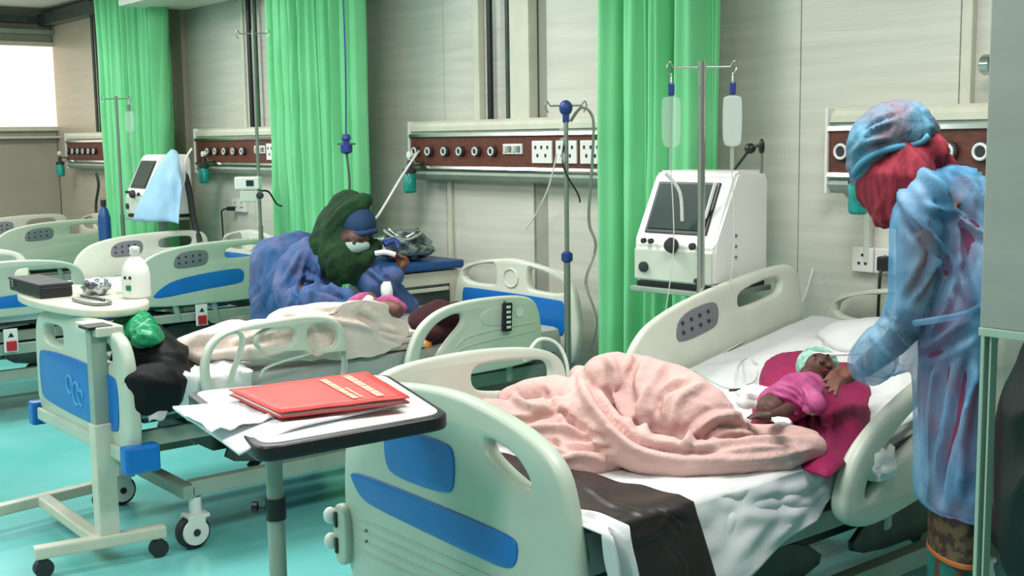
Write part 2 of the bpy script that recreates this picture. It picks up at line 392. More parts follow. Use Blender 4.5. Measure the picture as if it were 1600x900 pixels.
# ================================================================ BED-HEAD SERVICE PANELS AND PIPES
PY = -.1
Z1, Z0 = 1.633, 1.308
def outlet(parent, x, z, s=1, inner=BLK):
    f = L('gas_outlet', [(.028*s, .0), (.028*s, -.012), (.022*s, -.016), (.022*s, -.02), (.012*s, -.02)], DGREY, parent, (x, PY-.004, z), 'y', 16)
    bm = bmesh.new()
    # ring: torus approximated by swept circle
    tube(bm, [(x+.019*s*math.cos(a), PY-.024, z+.019*s*math.sin(a)) for a in [2*PI*k/20 for k in range(21)]], .0045*s, 6, cap=False)
    obj('outlet_ring', bm, PLW, f, True)
def panel(name, label, layout, length=1.95):
    t = thing(name, label, 'panel')
    ln = length
    bm = bmesh.new(); box(bm, (ln/2, -.045, (Z1+Z0)/2), (ln, .09, Z1-Z0-.06)); obj('housing', bm, FRAME, t)
    # rounded cream top cover
    prof = [(-.0, Z1), (-.07, Z1), (-.09, Z1-.012), (-.10, Z1-.03), (-.10, Z1-.055), (-.0, Z1-.055)]
    def ext(name, prof, m):
        bm = bmesh.new(); a = [bm.verts.new((0, y, z)) for y, z in prof]; b = [bm.verts.new((ln, y, z)) for y, z in prof]
        n = len(prof)
        for i in range(n): bm.faces.new((a[i], a[(i+1) % n], b[(i+1) % n], b[i]))
        bm.faces.new(a); bm.faces.new(b[::-1]); return obj(name, bm, m, t)
    ext('top_cover', prof, CREAM)
    ext('upper_channel', [(0, Z1-.058), (-.085, Z1-.058), (-.085, Z1-.07), (0, Z1-.07)], BLK)
    ext('upper_rail', [(0, Z1-.07), (-.108, Z1-.07), (-.112, Z1-.086), (0, Z1-.086)], CHR)
    ext('fascia', [(0, Z1-.088), (-.098, Z1-.088), (-.098, Z0+.082), (0, Z0+.082)], WOOD)
    ext('lower_rail', [(0, Z0+.08), (-.106, Z0+.08), (-.112, Z0+.066), (-.104, Z0+.056), (0, Z0+.056)], CHR)
    ext('lower_cover', [(0, Z0+.056), (-.095, Z0+.052), (-.108, Z0+.035), (-.09, Z0+.012), (-.05, Z0), (0, Z0)], FRAME)
    B('end_cap', (-.006, -.052, (Z1+Z0)/2), (.012, .116, Z1-Z0), PLW, t, bev=.004)
    B('end_cap', (ln+.006, -.052, (Z1+Z0)/2), (.012, .116, Z1-Z0), PLW, t, bev=.004)
    for kind, x in layout:
        zc = 1.468
        if kind == 'o': outlet(t, x, zc)
        elif kind == 'O': outlet(t, x, zc, 1.35)
        elif kind == 's':
            p = B('switch_plate', (x, PY-.002, zc+.012), (.15, .012, .052), PLW, t, .003)
            for k in range(4): B('switch', (x-.052+k*.035, PY-.012, zc+.012), (.022, .01, .03), GREY if k % 2 else PLG, p, .002)
        elif kind == 'q':
            p = B('socket_plate', (x, PY-.002, zc-.003), (.15, .012, .11), PLW, t, .004)
            for dx, dz in ((-.03, -.02), (.03, -.02), (0, .02), (-.045, .02), (.045, .02)):
                B('socket_hole', (x+dx, PY-.009, zc+dz), (.012, .004, .016), DGREY, p, .001)
    return t
P2x = -2.8155
def px(u, x0): return ony(u, 240, PY).x-x0
pR = panel('service_panel', 'walnut and cream bed-head service panel behind the standing nurse in the red scarf', [('O', .07), ('O', .33), ('O', px(1483, 0)), ('O', px(1537, 0)), ('q', px(1537, 0)+.2), ('q', 1.1)], 1.9)
p2 = panel('service_panel', 'walnut bed-head service panel between the middle and the right green curtains', [('o', px(u, P2x)) for u in (652, 673, 698, 722, 747, 772)]+[('s', px(802, P2x)), ('q', px(848, P2x)), ('q', px(886, P2x)), ('q', px(925, P2x))]); p2.location.x = P2x
P3x = -5.631
p3 = panel('service_panel', 'walnut bed-head service panel behind the bed with the infusion pump pole', [('o', px(u, P3x)) for u in (328, 340, 354, 368, 382)]+[('s', px(407, P3x)), ('q', px(426, P3x)), ('q', px(426, P3x)+.2)]); p3.location.x = P3x
P4x = -8.4
p4 = panel('service_panel', 'small-looking farthest service panel beside the window, left of the first curtain', [('o', px(u, P4x)) for u in (108, 117, 125, 133, 142, 150)]+[('s', 1.15), ('q', 1.4)]); p4.location.x = P4x
def pipe(u, z0, r, m, label, box_=None, y=-.03, z1=2.8, name='wall_pipe', cat='pipe'):
    x = ony(u, 120, y).x
    if box_: o = B(name, (x, -box_[1]/2+.005, (z0+z1)/2), (box_[0], box_[1], z1-z0), m, bev=.004)
    else: o = T(name, [(x, y, z0), (x, y, z1)], r, m, seg=10)
    return tag(o, label, cat)
pipe(745, Z1-.01, .0, CREAM, 'slim cream conduit above the middle service panel, leftmost of its four risers', (.05, .04), name='conduit', cat='conduit')
pipe(766, Z1-.01, .017, BLK, 'black gas riser pipe above the middle service panel', y=-.04)
pipe(794, Z1-.01, .014, DFRAME, 'thin dark olive riser pipe just left of the wide cream duct', y=-.04)
pipe(817, Z1-.01, .0, CREAM, 'wide cream boxed duct above the middle service panel', (.15, .06), name='duct', cat='duct')
pipe(1508, Z1-.01, .0, CREAM, 'slim cream trunking rising above the right service panel', (.035, .03), name='conduit', cat='conduit')
pipe(1564, 1.7, .02, BLK, 'black riser pipe at the right end beside the partition', y=-.06)
pipe(382, Z1-.01, .014, CREAM, 'pale riser pipe above the service panel left of the middle curtain', y=-.04)
pipe(392, Z1-.01, .018, BLK, 'thick black riser pipe left of the middle curtain', y=-.05)
pipe(402, Z1-.01, .012, DFRAME, 'thin dark riser pipe nearest the middle curtain', y=-.04)
pipe(148, Z1-.01, .014, DFRAME, 'thin dark riser pipe at the far left, left one of a pair', y=-.04)
pipe(155, Z1-.01, .02, BLK, 'black riser pipe touching the left curtain, right one of a pair', y=-.05)
pipe(694, .1, 0, CREAM, 'slim cream conduit running down below the middle service panel', (.03, .02), z1=Z0+.01, name='conduit', cat='conduit')
q = ony(1562, 120, -.06)
tag(L('pipe_valve', [(.02, -.03), (.035, -.015), (.035, .015), (.02, .03)], CHR, c=(q.x-.02, -.1, 1.76), axis='x', seg=12), 'small round valve on the black riser beside the partition', 'valve')

# ================================================================ CURTAINS
def curtain(cx, half, cy, z0, seed, label, fq=1.):
    rnd = random.Random(seed); ph = [rnd.uniform(0, 6) for _ in range(6)]
    n = 150
    def fn(s, t):
        z = z0+(2.72-z0)*t
        wdt = half*(.98+.02*t)
        x = cx+(s-.5)*2*wdt+.015*math.sin(9*s+ph[5])
        a = 2*PI*(s*4.2+.22*math.sin(2*PI*s*1.3+ph[4])+.12*t*math.sin(5*s+ph[3]))*fq+ph[0]+.5*math.sin(2*t+ph[1])
        y = cy+.058*math.sin(a)+.022*math.sin(a*2.3+ph[2]+.8*t)*(.4+.6*math.sin(4*s+ph[1])**2)+.012*math.sin(a*4.7+ph[3]-1.2*t)
        y += .012*N(s*14, t*3, seed)
        x += .02*math.cos(a)*(1-.3*t)
        return (x, y, z)
    t = thing('curtain', label, 'curtain', (0, 0, 0))
    grid('curtain_cloth', fn, n, 26, CURT, t, .0025)
    T('curtain_rail', [(cx-half-.1, cy, 2.745), (cx+half+.1, cy, 2.745)], .012, STEEL, t)
    for k in range(9):
        x = cx-half+2*half*k/8; T('curtain_hook', [(x, cy, 2.70), (x, cy, 2.745)], .004, STEEL, t, seg=6)
curtain(-.778, .337, -.25, .25, 11, 'pale green curtain between the two nearest beds, behind the big ventilator')
curtain(-3.47, .49, -.30, .25, 2, 'pale green curtain behind the bending nurse in the green scarf', 1.9)
curtain(-6.24, .63, -.30, .25, 7, 'leftmost pale green curtain, by the far beds', 2.1)

# ================================================================ BEDS
HB = [(-.02, .60), (-.015, .69), (.02, .84), (.12, .905), (.40, .945), (.54, .945), (.82, .905), (.92, .84), (.955, .69), (.96, .60), (.90, .42), (.04, .42)]
def caster(parent, x, y, big=True, dirn=1):
    f = bmesh.new()
    lathe(f, [(.024, .135), (.024, .2)], (x, y, 0), seg=12)
    box(f, (x, y, .128), (.075, .085, .016), bev=.004)
    for s in (-1, 1): box(f, (x+s*.033, y-.01, .095), (.008, .07, .07), bev=.003)
    c = obj('caster', f, PLW, parent)
    L('wheel', [(.03, -.022), (.062, -.022), (.065, -.015), (.065, .015), (.062, .022), (.03, .022)], DGREY, c, (x, y-.015, .065), 'x', 24)
    L('wheel_cover', [(.0, .04), (.05, .038), (.052, .028), (.03, .026)], PLW, c, (x, y-.015, .07), 'x', 18); L('axle_cap', [(.014, .038), (.014, .044)], DGREY, c, (x, y-.015, .07), 'x', 12)
    L('wheel_hub', [(.03, -.030), (.042, -.026), (.042, .026), (.03, .030)], PLW, c, (x, y-.015, .065), 'x', 18)
    return c
HEAD_CANON = [(-1.06, .64), (-1.045, .74), (-1.0, .82), (-.90, .885), (-.65, .925), (-.20, .935), (-.10, .90), (-.085, .80), (-.095, .60), (-.20, .545), (-.85, .55), (-1.0, .57)]
def tilt(p, piv, a, dz=0):
    c, s = math.cos(a), math.sin(a)
    return [(piv[0]+(y-piv[0])*c-(z-piv[1])*s, piv[1]+(y-piv[0])*s+(z-piv[1])*c+dz) for y, z in p]
def head_rail_a(root, x, side, m, tl=0., dz=0., blue=True, mechm=FRAME):
    """long head rail with keypad and a hand slot; side -1 = bed's left, +1 = right (outer face away from the bed)"""
    f = (lambda p: tilt(p, (-1.0, .6), tl, dz))
    hole = f([(-.46, .845), (-.44, .885), (-.25, .895), (-.20, .875), (-.21, .83), (-.26, .82), (-.44, .815)])
    r = plate('side_rail', [f(HEAD_CANON), hole], .036, m, root, 'x', x, .012)
    pad = f([(-.80, .80), (-.77, .875), (-.60, .888), (-.565, .86), (-.575, .80), (-.61, .785), (-.77, .775)])
    for s in (-1, 1):
        k = plate('keypad', [pad], .006, GREY, r, 'x', x+s*.0185, .002)
        for i in range(4):
            for j in range(2):
                y, z = f([(-.76+.045*i, .81+.035*j+.006*i*.5)])[0]
                L('key', [(.007, -.003), (.007, .003)], DGREY, k, (x+s*.022, y, z), 'x', 8)
    if blue:
        b = f([(-.95, .60), (-.90, .66), (-.78, .72), (-.40, .755), (-.335, .74), (-.335, .68), (-.36, .655), (-.60, .64)])
        plate('blue_stripe', [b], .004, BLUE, r, 'x', x+side*.019, .001)
    else:
        for dz_ in (0, .03):
            g = f([(-.90+dz_, .60+dz_*1.4), (-.45, .66+dz_), (-.45, .668+dz_), (-.90+dz_, .608+dz_*1.4)])
            plate('moulded_rib', [g], .006, m, r, 'x', x-side*.018, .002)
            plate('moulded_rib', [g], .006, m, r, 'x', x+side*.018, .002)
    y, z = f([(-.55, .57)])[0]
    T('rail_arm', [(x, y, z+.03), (x-side*.03, y+.05, .45)], .018, mechm, root, flat=.5, flatdir=(1, 0, 0))
    y, z = f([(-.8, .57)])[0]
    T('rail_arm', [(x, y, z+.03), (x-side*.03, y+.05, .45)], .018, mechm, root, flat=.5, flatdir=(1, 0, 0))
    return r
def foot_rail_a(root, x, side, m, blue=False):
    out = [(-2.10, .66), (-2.09, .84), (-2.0, .888), (-1.8, .902), (-1.60, .898), (-1.44, .878), (-1.35, .838), (-1.325, .76), (-1.33, .66), (-1.42, .59), (-2.0, .59)]
    hole = [(-1.715, .79), (-1.715, .845), (-1.66, .858), (-1.47, .846), (-1.40, .83), (-1.392, .77), (-1.42, .745), (-1.66, .765)]
    hole2 = [(-2.03, .74), (-2.02, .80), (-1.86, .82), (-1.82, .80), (-1.83, .75), (-1.97, .72)]
    r = plate('side_rail', [out, hole]+([hole2] if blue else []), .036, m, root, 'x', x, .012)
    if blue: plate('blue_stripe', [[(-2.05, .64), (-2.03, .69), (-1.45, .73), (-1.38, .70), (-1.42, .64)]], .004, BLUE, r, 'x', x+side*.019, .001)
    for y in (-1.55, -1.85): T('rail_arm', [(x, y, .63), (x-side*.03, y+.04, .45)], .018, FRAME, root, flat=.5, flatdir=(1, 0, 0))
    return r
def headboard(root, y=0., m=PLA, blue=True, z=0):
    holeL = [(.065, .80), (.075, .865), (.13, .89), (.33, .912), (.35, .89), (.35, .82), (.33, .80)]
    holeR = [(.94-a, b) for a, b in holeL][::-1]
    h = plate('headboard', [HB, holeL, holeR], .045, m, root, 'y', y, .014)
    if blue:
        bl = [(.07, .62), (.07, .765), (.11, .775), (.83, .775), (.87, .765), (.87, .62), (.83, .60), (.11, .60)]
        plate('blue_panel', [bl], .006, BLUE, h, 'y', y-.024, .002)
    bm = bmesh.new(); tube(bm, [(.47+.055*math.cos(a), y-.024, .85+.045*math.sin(a)) for a in [2*PI*k/24 for k in range(25)]], .006, 6, cap=False); obj('moulded_ring', bm, m, h, True); return h
def footboard_swoosh(root, y, m):
    W = .94
    out = [(.0, .32), (-.012, .48), (-.012, .60), (.0, .70), (.03, .80), (.10, .87), (.22, .905), (.40, .922), (.54, .922), (.70, .898), (.82, .865), (.90, .815), (.93, .74), (.955, .62), (.965, .50), (.97, .32), (.85, .27), (.1, .27)]
    hr = [(.64, .80), (.635, .832), (.67, .835), (.75, .815), (.80, .772), (.805, .745), (.78, .742), (.70, .770)]
    hl = [(.94-a, b) for a, b in hr][::-1]
    f = plate('footboard', [out, hr, hl], .05, m, root, 'y', y, .016)
    plate('blue_panel', [[(.212, .69), (.21, .78), (.25, .797), (.49, .797), (.523, .78), (.52, .69), (.49, .663), (.25, .66)]], .008, BLUE, f, 'y', y-.026, .003)
    plate('blue_bar', [[(.03, .632), (.045, .60), (.09, .562), (.16, .552), (.60, .537), (.72, .537), (.755, .555), (.765, .60), (.75, .622), (.60, .626), (.30, .632)]], .008, BLUE, f, 'y', y-.026, .003)
    for dz in (.50, .47, .44, .41):
        B('moulded_rib', (.45, y-.025, dz), (.8, .006, .006), m, f, .002)
    k = plate('knob_plate', [[(-.03, .35), (-.045, .40), (-.045, .50), (-.02, .53), (.02, .52), (.03, .48), (.03, .38), (.01, .35)]], .03, m, f, 'y', y-.03, .01)
    for z in (.485, .41):
        bm = bmesh.new(); ball(bm, (-.052, y-.045, z), (.022, .02, .024)); obj('knob', bm, PLW, k, True)
        bm = bmesh.new(); box(bm, (-.02, y-.048, z-.004), (.012, .006, .045), bev=.002); obj('knob_slot', bm, BLK, k)
    for z in (.475, .445): L('screw', [(.005, 0), (.005, -.004)], GREY, f, (.105, y-.025, z), 'y', 8)
    L('lock_disc', [(.022, 0), (.022, -.006), (.012, -.008)], GREY, f, (.37, y-.025, .33), 'y', 14)
    return f
def footboard_panel(root, y, m):
    out = [(-.015, .44), (-.015, .62), (-.005, .80), (.06, .865), (.30, .893), (.64, .893), (.88, .865), (.95, .80), (.975, .65), (.98, .50), (.95, .405), (.7, .39), (.2, .40)]
    hl = [(.10, .745), (.10, .805), (.14, .82), (.31, .825), (.335, .81), (.33, .755), (.30, .742)]
    hr = [(.94-a, b) for a, b in hl][::-1]
    f = plate('footboard', [out, hl, hr], .05, m, root, 'y', y, .016)
    plate('blue_panel', [[(.045, .52), (.045, .69), (.09, .71), (.45, .725), (.85, .71), (.89, .69), (.89, .52), (.84, .50), (.5, .49), (.1, .50)]], .008, BLUE, f, 'y', y-.026, .003)
    bm = bmesh.new()
    for cx, cz, rx, rz in ((.40, .61, .03, .035), (.47, .585, .035, .045), (.52, .575, .02, .03)):
        tube(bm, [(cx+rx*math.cos(a), y-.030, cz+rz*math.sin(a)) for a in [2*PI*k/20*.85 for k in range(21)]], .006, 6)
    obj('pale_emblem', bm, mat('emblem_print', (70, 150, 205), .5), f, True)
    B('lower_ledge', (.47, y-.03, .43), (.93, .02, .05), m, f, .008)
    return f
def bed_base(root, back=0., m=FRAME, bump=True):
    """chassis, deck and mattress; back = backrest angle"""
    for x in (.10, .83): B('base_beam', (x, -1.07, .235), (.05, 1.66, .06), m, root, .006)
    B('underside_tray', (.465, -1.1, .365), (.52, 1.3, .07), DFRAME, root, .01)
    for x in (.14, .79): plate('lift_plate', [[(-1.75, .27), (-1.70, .40), (-1.2, .42), (-1.0, .28)]], .02, DFRAME, root, 'x', x, .004)
    for x in (.14, .79): plate('lift_plate', [[(-.35, .27), (-.40, .40), (-.8, .42), (-1.0, .28)]], .02, DFRAME, root, 'x', x, .004)
    for y in (-.22, -1.91): B('base_cross_beam', (.465, y, .225), (.78, .05, .05), m, root, .006)
    for x in (.09, .84): B('deck_side_beam', (x, -1.08, .46), (.035, 2.08, .06), m, root, .006)
    for y in (-.1, -.75, -1.4, -2.08): B('deck_cross_beam', (.465, y, .45), (.74, .04, .04), DFRAME, root, .004)
    for y0, y1 in ((-.5, -.75), (-1.6, -1.35)):
        for x in (.2, .74): T('lift_arm', [(x, y0, .24), (x, y1, .45)], .022, DFRAME, root, seg=6)
    B('motor_box', (.46, -1.15, .36), (.14, .4, .11), DFRAME, root, .01)
    for x in (.10, .83):
        for y in (-.26, -1.88): caster(root, x, y)
    for sx in (-1, 1):
        for y in ((-2.14, -.03) if bump else (-.03,)): B('corner_bumper', (.47+sx*.505, y, .425), (.06, .13, .10), BLUE, root, .012)
def mattress(root, back, m=MATT, top=.66):
    import math as _m
    L1 = 1.0  # hinge at y=-1.15
    def top_z(y):
        if y > -1.15: return top+_m.tan(back)*(y+1.15)
        return top
    bm = bmesh.new(); ys = [-2.10, -1.9, -1.6, -1.3, -1.15, -1.0, -.7, -.4, -.1]; prev = None
    for y in ys:
        z = top_z(y); prof = [(.03, z-.11), (.015, z-.06), (.03, z-.008), (.06, z), (.47, z), (.88, z), (.91, z-.008), (.925, z-.06), (.91, z-.11)]
        ring = [bm.verts.new((a, y, b)) for a, b in prof]
        if prev:
            for i in range(len(ring)): bm.faces.new((prev[i], prev[(i+1) % len(ring)], ring[(i+1) % len(ring)], ring[i]))
        else: bm.faces.new(ring)
        prev = ring
    bm.faces.new(prev[::-1]); obj('mattress', bm, m, root, angle=50)
    B('deck_panel', (.465, -1.62, top-.125), (.84, .93, .02), DFRAME, root, .004)
    B('deck_panel', (.465, -.63, top-.125+math.tan(back)*.52), (.84, 1.05/math.cos(back), .02), DFRAME, root, .004, rot=Matrix.Rotation(back, 3, 'X'))
    T('backrest_strut', [(.3, -.9, .46), (.3, -.5, top-.13+math.tan(back)*.65)], .015, DFRAME, root)

def cpr(root, x, y, z):
    p = B('release_plate', (x, y, z), (.012, .075, .13), PLW, root, .003)
    B('red_release', (x+.01, y, z-.03), (.012, .055, .055), BRED, p, .004)
    bm = bmesh.new(); vs = [bm.verts.new((x+.0075, y+a, z+b)) for a, b in ((-.016, .02), (.016, .02), (0, .045))]; bm.faces.new(vs)
    r = bmesh.ops.extrude_face_region(bm, geom=bm.faces[:]); bmesh.ops.translate(bm, vec=(.002, 0, 0), verts=[v for v in r['geom'] if isinstance(v, bmesh.types.BMVert)])
    obj('triangle_mark', bm, BLK, p)
# ---- nearest bed
B1 = V((-.024, -.083, 0))
b1 = thing('hospital_bed', 'nearest hospital bed with blue-barred footboard, pink blanket and a baby on it', 'bed', B1)
bed_base(b1, bump=False); mattress(b1, math.radians(9.5))
hb1 = headboard(b1, 0, PLA, True); footboard_swoosh(b1, -2.15, PLG); hb1.location.z = .035
head_rail_a(b1, -.026, -1, PLA, math.radians(8), .012, blue=False)
foot_rail_a(b1, -.026, -1, PLA)
nr = [(-1.27, .56), (-1.235, .50), (-1.13, .47), (-.95, .49), (-.60, .55), (-.33, .60), (-.28, .68), (-.27, .86), (-.33, .95), (-.5, .945), (-.75, .885), (-.92, .835), (-1.09, .765), (-1.215, .68)]
nh = [(-1.155, .555), (-1.150, .60), (-1.10, .665), (-.95, .76), (-.84, .795), (-.6, .82), (-.55, .80), (-.56, .76), (-.8, .715), (-1.03, .632), (-1.11, .575)]
r_ = plate('side_rail', [nr, nh], .05, PLA, b1, 'x', .975, .02)
for y in (-1.0, -.6): T('rail_arm', [(.965, y, .56), (.93, y+.05, .42)], .018, FRAME, b1, flat=.5, flatdir=(1, 0, 0))
T('drainage_hook', [(-.10, -1.25, .62), (-.10, -1.25, .78), (-.12, -1.28, .86), (-.12, -1.36, .88), (-.12, -1.42, .82)], .006, PLW, b1, sm=5)
# ---- bed 2
B2 = V((-2.235, -.216, 0))
b2 = thing('hospital_bed', 'hospital bed with beige folded blankets, leaned over by the nurse in the green scarf', 'bed', B2)
bed_base(b2); mattress(b2, 0); headboard(b2, 0, PLA, True); footboard_panel(b2, -2.15, PLG)
hr2 = [(-1.02, .56), (-1.0, .66), (-.95, .76), (-.85, .825), (-.716, .852), (-.5, .855), (-.34, .84), (-.29, .78), (-.275, .66), (-.28, .55), (-.45, .53), (-.9, .53)]
ho2 = [(-.945, .60), (-.935, .68), (-.88, .755), (-.81, .79), (-.74, .805), (-.715, .79), (-.72, .755), (-.79, .70), (-.85, .64), (-.87, .59)]
rr = plate('side_rail', [hr2, ho2], .036, PLA, b2, 'x', .985, .012)
plate('moulded_panel', [[(-.62, .735), (-.63, .80), (-.50, .815), (-.46, .80), (-.46, .74), (-.5, .725)]], .006, PLA, rr, 'x', 1.004, .002)
for k in range(2): plate('moulded_rib', [[(-.80+.03*k, .62+.04*k), (-.70, .67+.04*k), (-.32, .685+.04*k), (-.32, .677+.04*k), (-.70, .662+.04*k), (-.79+.03*k, .615+.04*k)]], .006, PLA, rr, 'x', 1.004, .002)
fr2 = [(-1.905, .66), (-1.90, .76), (-1.85, .835), (-1.74, .862), (-1.60, .868), (-1.46, .872), (-1.35, .855), (-1.295, .80), (-1.285, .70), (-1.29, .60), (-1.34, .56), (-1.82, .56), (-1.88, .58)]
fh1 = [(-1.875, .70), (-1.86, .78), (-1.81, .825), (-1.755, .835), (-1.735, .81), (-1.755, .75), (-1.79, .68), (-1.80, .61), (-1.85, .62)]
fh2 = [(-1.675, .785), (-1.65, .825), (-1.54, .832), (-1.51, .81), (-1.52, .775), (-1.56, .755), (-1.64, .76)]
fh3 = [(-1.47, .79), (-1.45, .83), (-1.37, .83), (-1.33, .80), (-1.33, .75), (-1.36, .725), (-1.44, .735)]
rr2 = plate('side_rail', [fr2, fh1, fh2, fh3], .036, PLA, b2, 'x', .985, .012)
plate('moulded_rib', [[(-1.68, .66), (-1.66, .70), (-1.45, .725), (-1.45, .717), (-1.65, .692), (-1.67, .655)]], .006, PLA, rr2, 'x', 1.004, .002)
for y in (-.45, -.85, -1.45, -1.75): T('rail_arm', [(.98, y, .60), (.93, y+.04, .46)], .018, FRAME, b2, flat=.5, flatdir=(1, 0, 0))
# ---- bed 3
B3 = V((-5.05, -.2, 0))
b3 = thing('hospital_bed', 'hospital bed behind the cluttered overbed table, blue stripes along its side rails', 'bed', B3)
bed_base(b3); mattress(b3, 0, m=SHEET); headboard(b3, 0, PLA, True); footboard_panel(b3, -2.15, PLG)
head_rail_a(b3, .975, 1, PLG); head_rail_a(b3, -.04, -1, PLA, blue=False)
foot_rail_a(b3, .975, 1, PLG, True); foot_rail_a(b3, -.04, -1, PLA)
for u_, v_ in ((315, 492), (17, 532)):
    q_ = onx(u_, v_, B3.x+1.0)-B3; cpr(b3, 1.0, q_.y, q_.z)
B('rail_pivot', (.935, -.75, .47), (.03, 1.1, .05), FRAME, b3, .006); B('rail_pivot', (.935, -1.6, .40), (.03, .9, .06), FRAME, b3, .006)
# ---- bed 4
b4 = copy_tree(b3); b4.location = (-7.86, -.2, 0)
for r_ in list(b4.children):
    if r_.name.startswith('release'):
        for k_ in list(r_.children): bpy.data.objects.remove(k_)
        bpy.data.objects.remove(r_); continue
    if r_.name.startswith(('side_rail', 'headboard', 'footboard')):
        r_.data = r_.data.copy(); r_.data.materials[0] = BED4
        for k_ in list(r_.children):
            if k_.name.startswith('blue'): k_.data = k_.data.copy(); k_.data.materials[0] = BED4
            if k_.name.startswith('keypad'):
                k_.data = k_.data.copy(); k_.data.materials[0] = GREY
b4['label'] = 'farthest hospital bed below the small service panel beside the window'

# ================================================================ OVERBED TABLES
t2 = thing('overbed_table', 'cream overbed table on H-shaped castor base, cluttered with trays and a bottle', 'table', (-1.45, -2.42, 0))
ZT2 = .925
c4 = [onz(u, v, ZT2) for u, v in ((143, 490), (268, 468), (235, 438))]
a, b_ = c4[0], c4[1]; dirx = V((-1, -.06, 0)).normalized()
crn = [a, b_, b_+dirx*.95, a+dirx*.95]
o_ = t2.location
plate('table_top', [[(p.x-o_.x, p.y-o_.y) for p in crn]], .035, CREAM, t2, 'z', ZT2-.018, .01, it=3)
B('column', (0, 0, .30), (.062, .075, .46), CREAM, t2, .006)
B('inner_column', (-.004, 0, .66), (.048, .058, .46), FRAME, t2, .004)
B('top_bracket', (-.05, .03, ZT2-.055), (.22, .10, .035), CREAM, t2, .006)
B('bracket_label', (.0, .0, ZT2-.04), (.1, .09, .012), BLK, t2, .002)
def bar(name, p0, p1, w_, h, m, parent):
    p0, p1 = V(p0), V(p1); d = p1-p0; rot = Matrix.Rotation(math.atan2(d.y, d.x), 3, 'Z')
    return B(name, (p0+p1)/2, (d.length, w_, h), m, parent, .008, rot)
bar('base_bar', (-.02, -.26, .095), (.05, .20, .095), .05, .045, CREAM, t2)
bar('base_bar', (-.62, -.30, .095), (-.71, .26, .095), .05, .045, CREAM, t2)
bar('base_link', (0, -.03, .095), (-.66, -.02, .095), .055, .04, CREAM, t2)
for x, y in ((-.02, -.23), (.05, .17), (-.62, -.26), (-.70, .23)):
    c = L('caster', [(.012, .05), (.012, .08)], STEEL, t2, (x, y, 0), seg=8)
    L('wheel', [(.018, -.016), (.034, -.016), (.034, .016), (.018, .016)], DGREY, c, (x, y, .034), 'x', 16)
t1 = thing('overbed_table', 'near overbed table with black-edged white top holding a red folder', 'table', (.62, -2.75, 0))
ZT1 = .945
cc = [onz(u, v, ZT1) for u, v in ((405, 702), (706, 648), (604, 583), (288, 612))]
o_ = V((.62, -2.75, 0))
def rectround(c, r):
    out = []
    for i in range(4):
        p, a, b = c[i], c[i-1], c[(i+1) % 4]; da = (a-p).normalized(); db = (b-p).normalized()
        for k in range(6):
            t = k/5; q0 = p+da*r; q1 = p+db*r
            out.append(((1-t)**2*q0+2*t*(1-t)*p+t*t*q1))
    return out
rb = rectround(cc, .05)
plate('table_edge', [[(p.x-o_.x, p.y-o_.y) for p in rb]], .032, BLK, t1, 'z', ZT1-.016, .006, it=0)
cen = sum((V(p) for p in cc), V())/4
rb2 = [cen+(p-cen)*.93 for p in rb]
plate('table_top', [[(p.x-o_.x, p.y-o_.y) for p in rb2]], .004, TWHITE, t1, 'z', ZT1+.001, .001, it=0)
pp = deep(427, 700, (onz(427, 700, .90)-CAM).dot(FW)+.06); px_, py_ = pp.x-o_.x, pp.y-o_.y
T('inner_pole', [(px_, py_, .55), (px_, py_, .92)], .0165, STEEL, t1, seg=14)
T('outer_pole', [(px_, py_, .08), (px_, py_, .735)], .019, FRAME, t1, seg=16)
T('inner_sleeve', [(px_, py_, .76), (px_, py_, .92)], .018, FRAME, t1, seg=16)
T('height_collar', [(px_, py_, .728), (px_, py_, .775)], .0225, BLK, t1, seg=14)
bm = bmesh.new(); lathe(bm, [(.004, 0), (.004, .02), (.014, .022), (.014, .034)], (0, 0, 0), 'x', 12)
for v in bm.verts: v.co = V((-.7*(v.co.x+.018)-.4*v.co.y, -.7*(v.co.x+.018)+.4*v.co.y, v.co.z))+V((px_, py_, .752))
obj('height_knob', bm, BLK, t1)
bar('base_bar', (px_-.05, py_-.2, .055), (px_+.05, py_+.32, .055), .05, .04, FRAME, t1)
bar('base_bar', (px_-.4, py_+.02, .055), (px_, py_, .055), .05, .04, FRAME, t1)
for x, y in ((px_-.05, py_-.18), (px_+.05, py_+.3), (px_-.38, py_+.02)):
    L('wheel', [(.01, -.012), (.018, -.012), (.018, .012), (.01, .012)], BLK, t1, (x, y, .018), 'x', 14)
# papers and folder on the near table
def sheetpoly(name, quad, z, th, m, label=None, cat=None, parent=None, jit=0, nn=(14, 8), sag=None):
    A, Bq, Cq, D = quad
    def fn(s, t):
        p = (A*(1-s)+Bq*s)*(1-t)+(D*(1-s)+Cq*s)*t; q = p.copy()
        q.z = z+jit*N(s*5, t*5, z*90)+(sag(s, t) if sag else 0); return q
    o = grid(name, fn, nn[0], nn[1], m, parent, th)
    if label: tag(o, label, cat)
    return o
zt = ZT1+.004
def q4(*l, z=zt): return [onz(u, v, z) for u, v in l]
sheetpoly('clipboard', q4((432, 684), (655, 634), (600, 606), (330, 640), z=zt), zt-.002, .004, BLK, 'black clipboard board peeking out under the papers on the near table', 'clipboard', jit=0)
sheetpoly('paper_sheet', q4((440, 672), (610, 640), (560, 610), (345, 628), z=zt), zt+.003, .003, PAPER, 'upper white paper directly under the red folder', 'paper', jit=.002)
sag = lambda s, t: -.055*max(0, .55-s)**1.2*(1-t*.3)*2
sheetpoly('paper_stack', q4((372, 690), (640, 632), (596, 612), (270, 640), z=zt+.004), zt+.012, .006, PAPER, 'stack of white papers hanging over the left edge of the near table', 'paper', jit=.004, sag=lambda s, t: -.03*max(0, .3-s)/.3*(1-t))
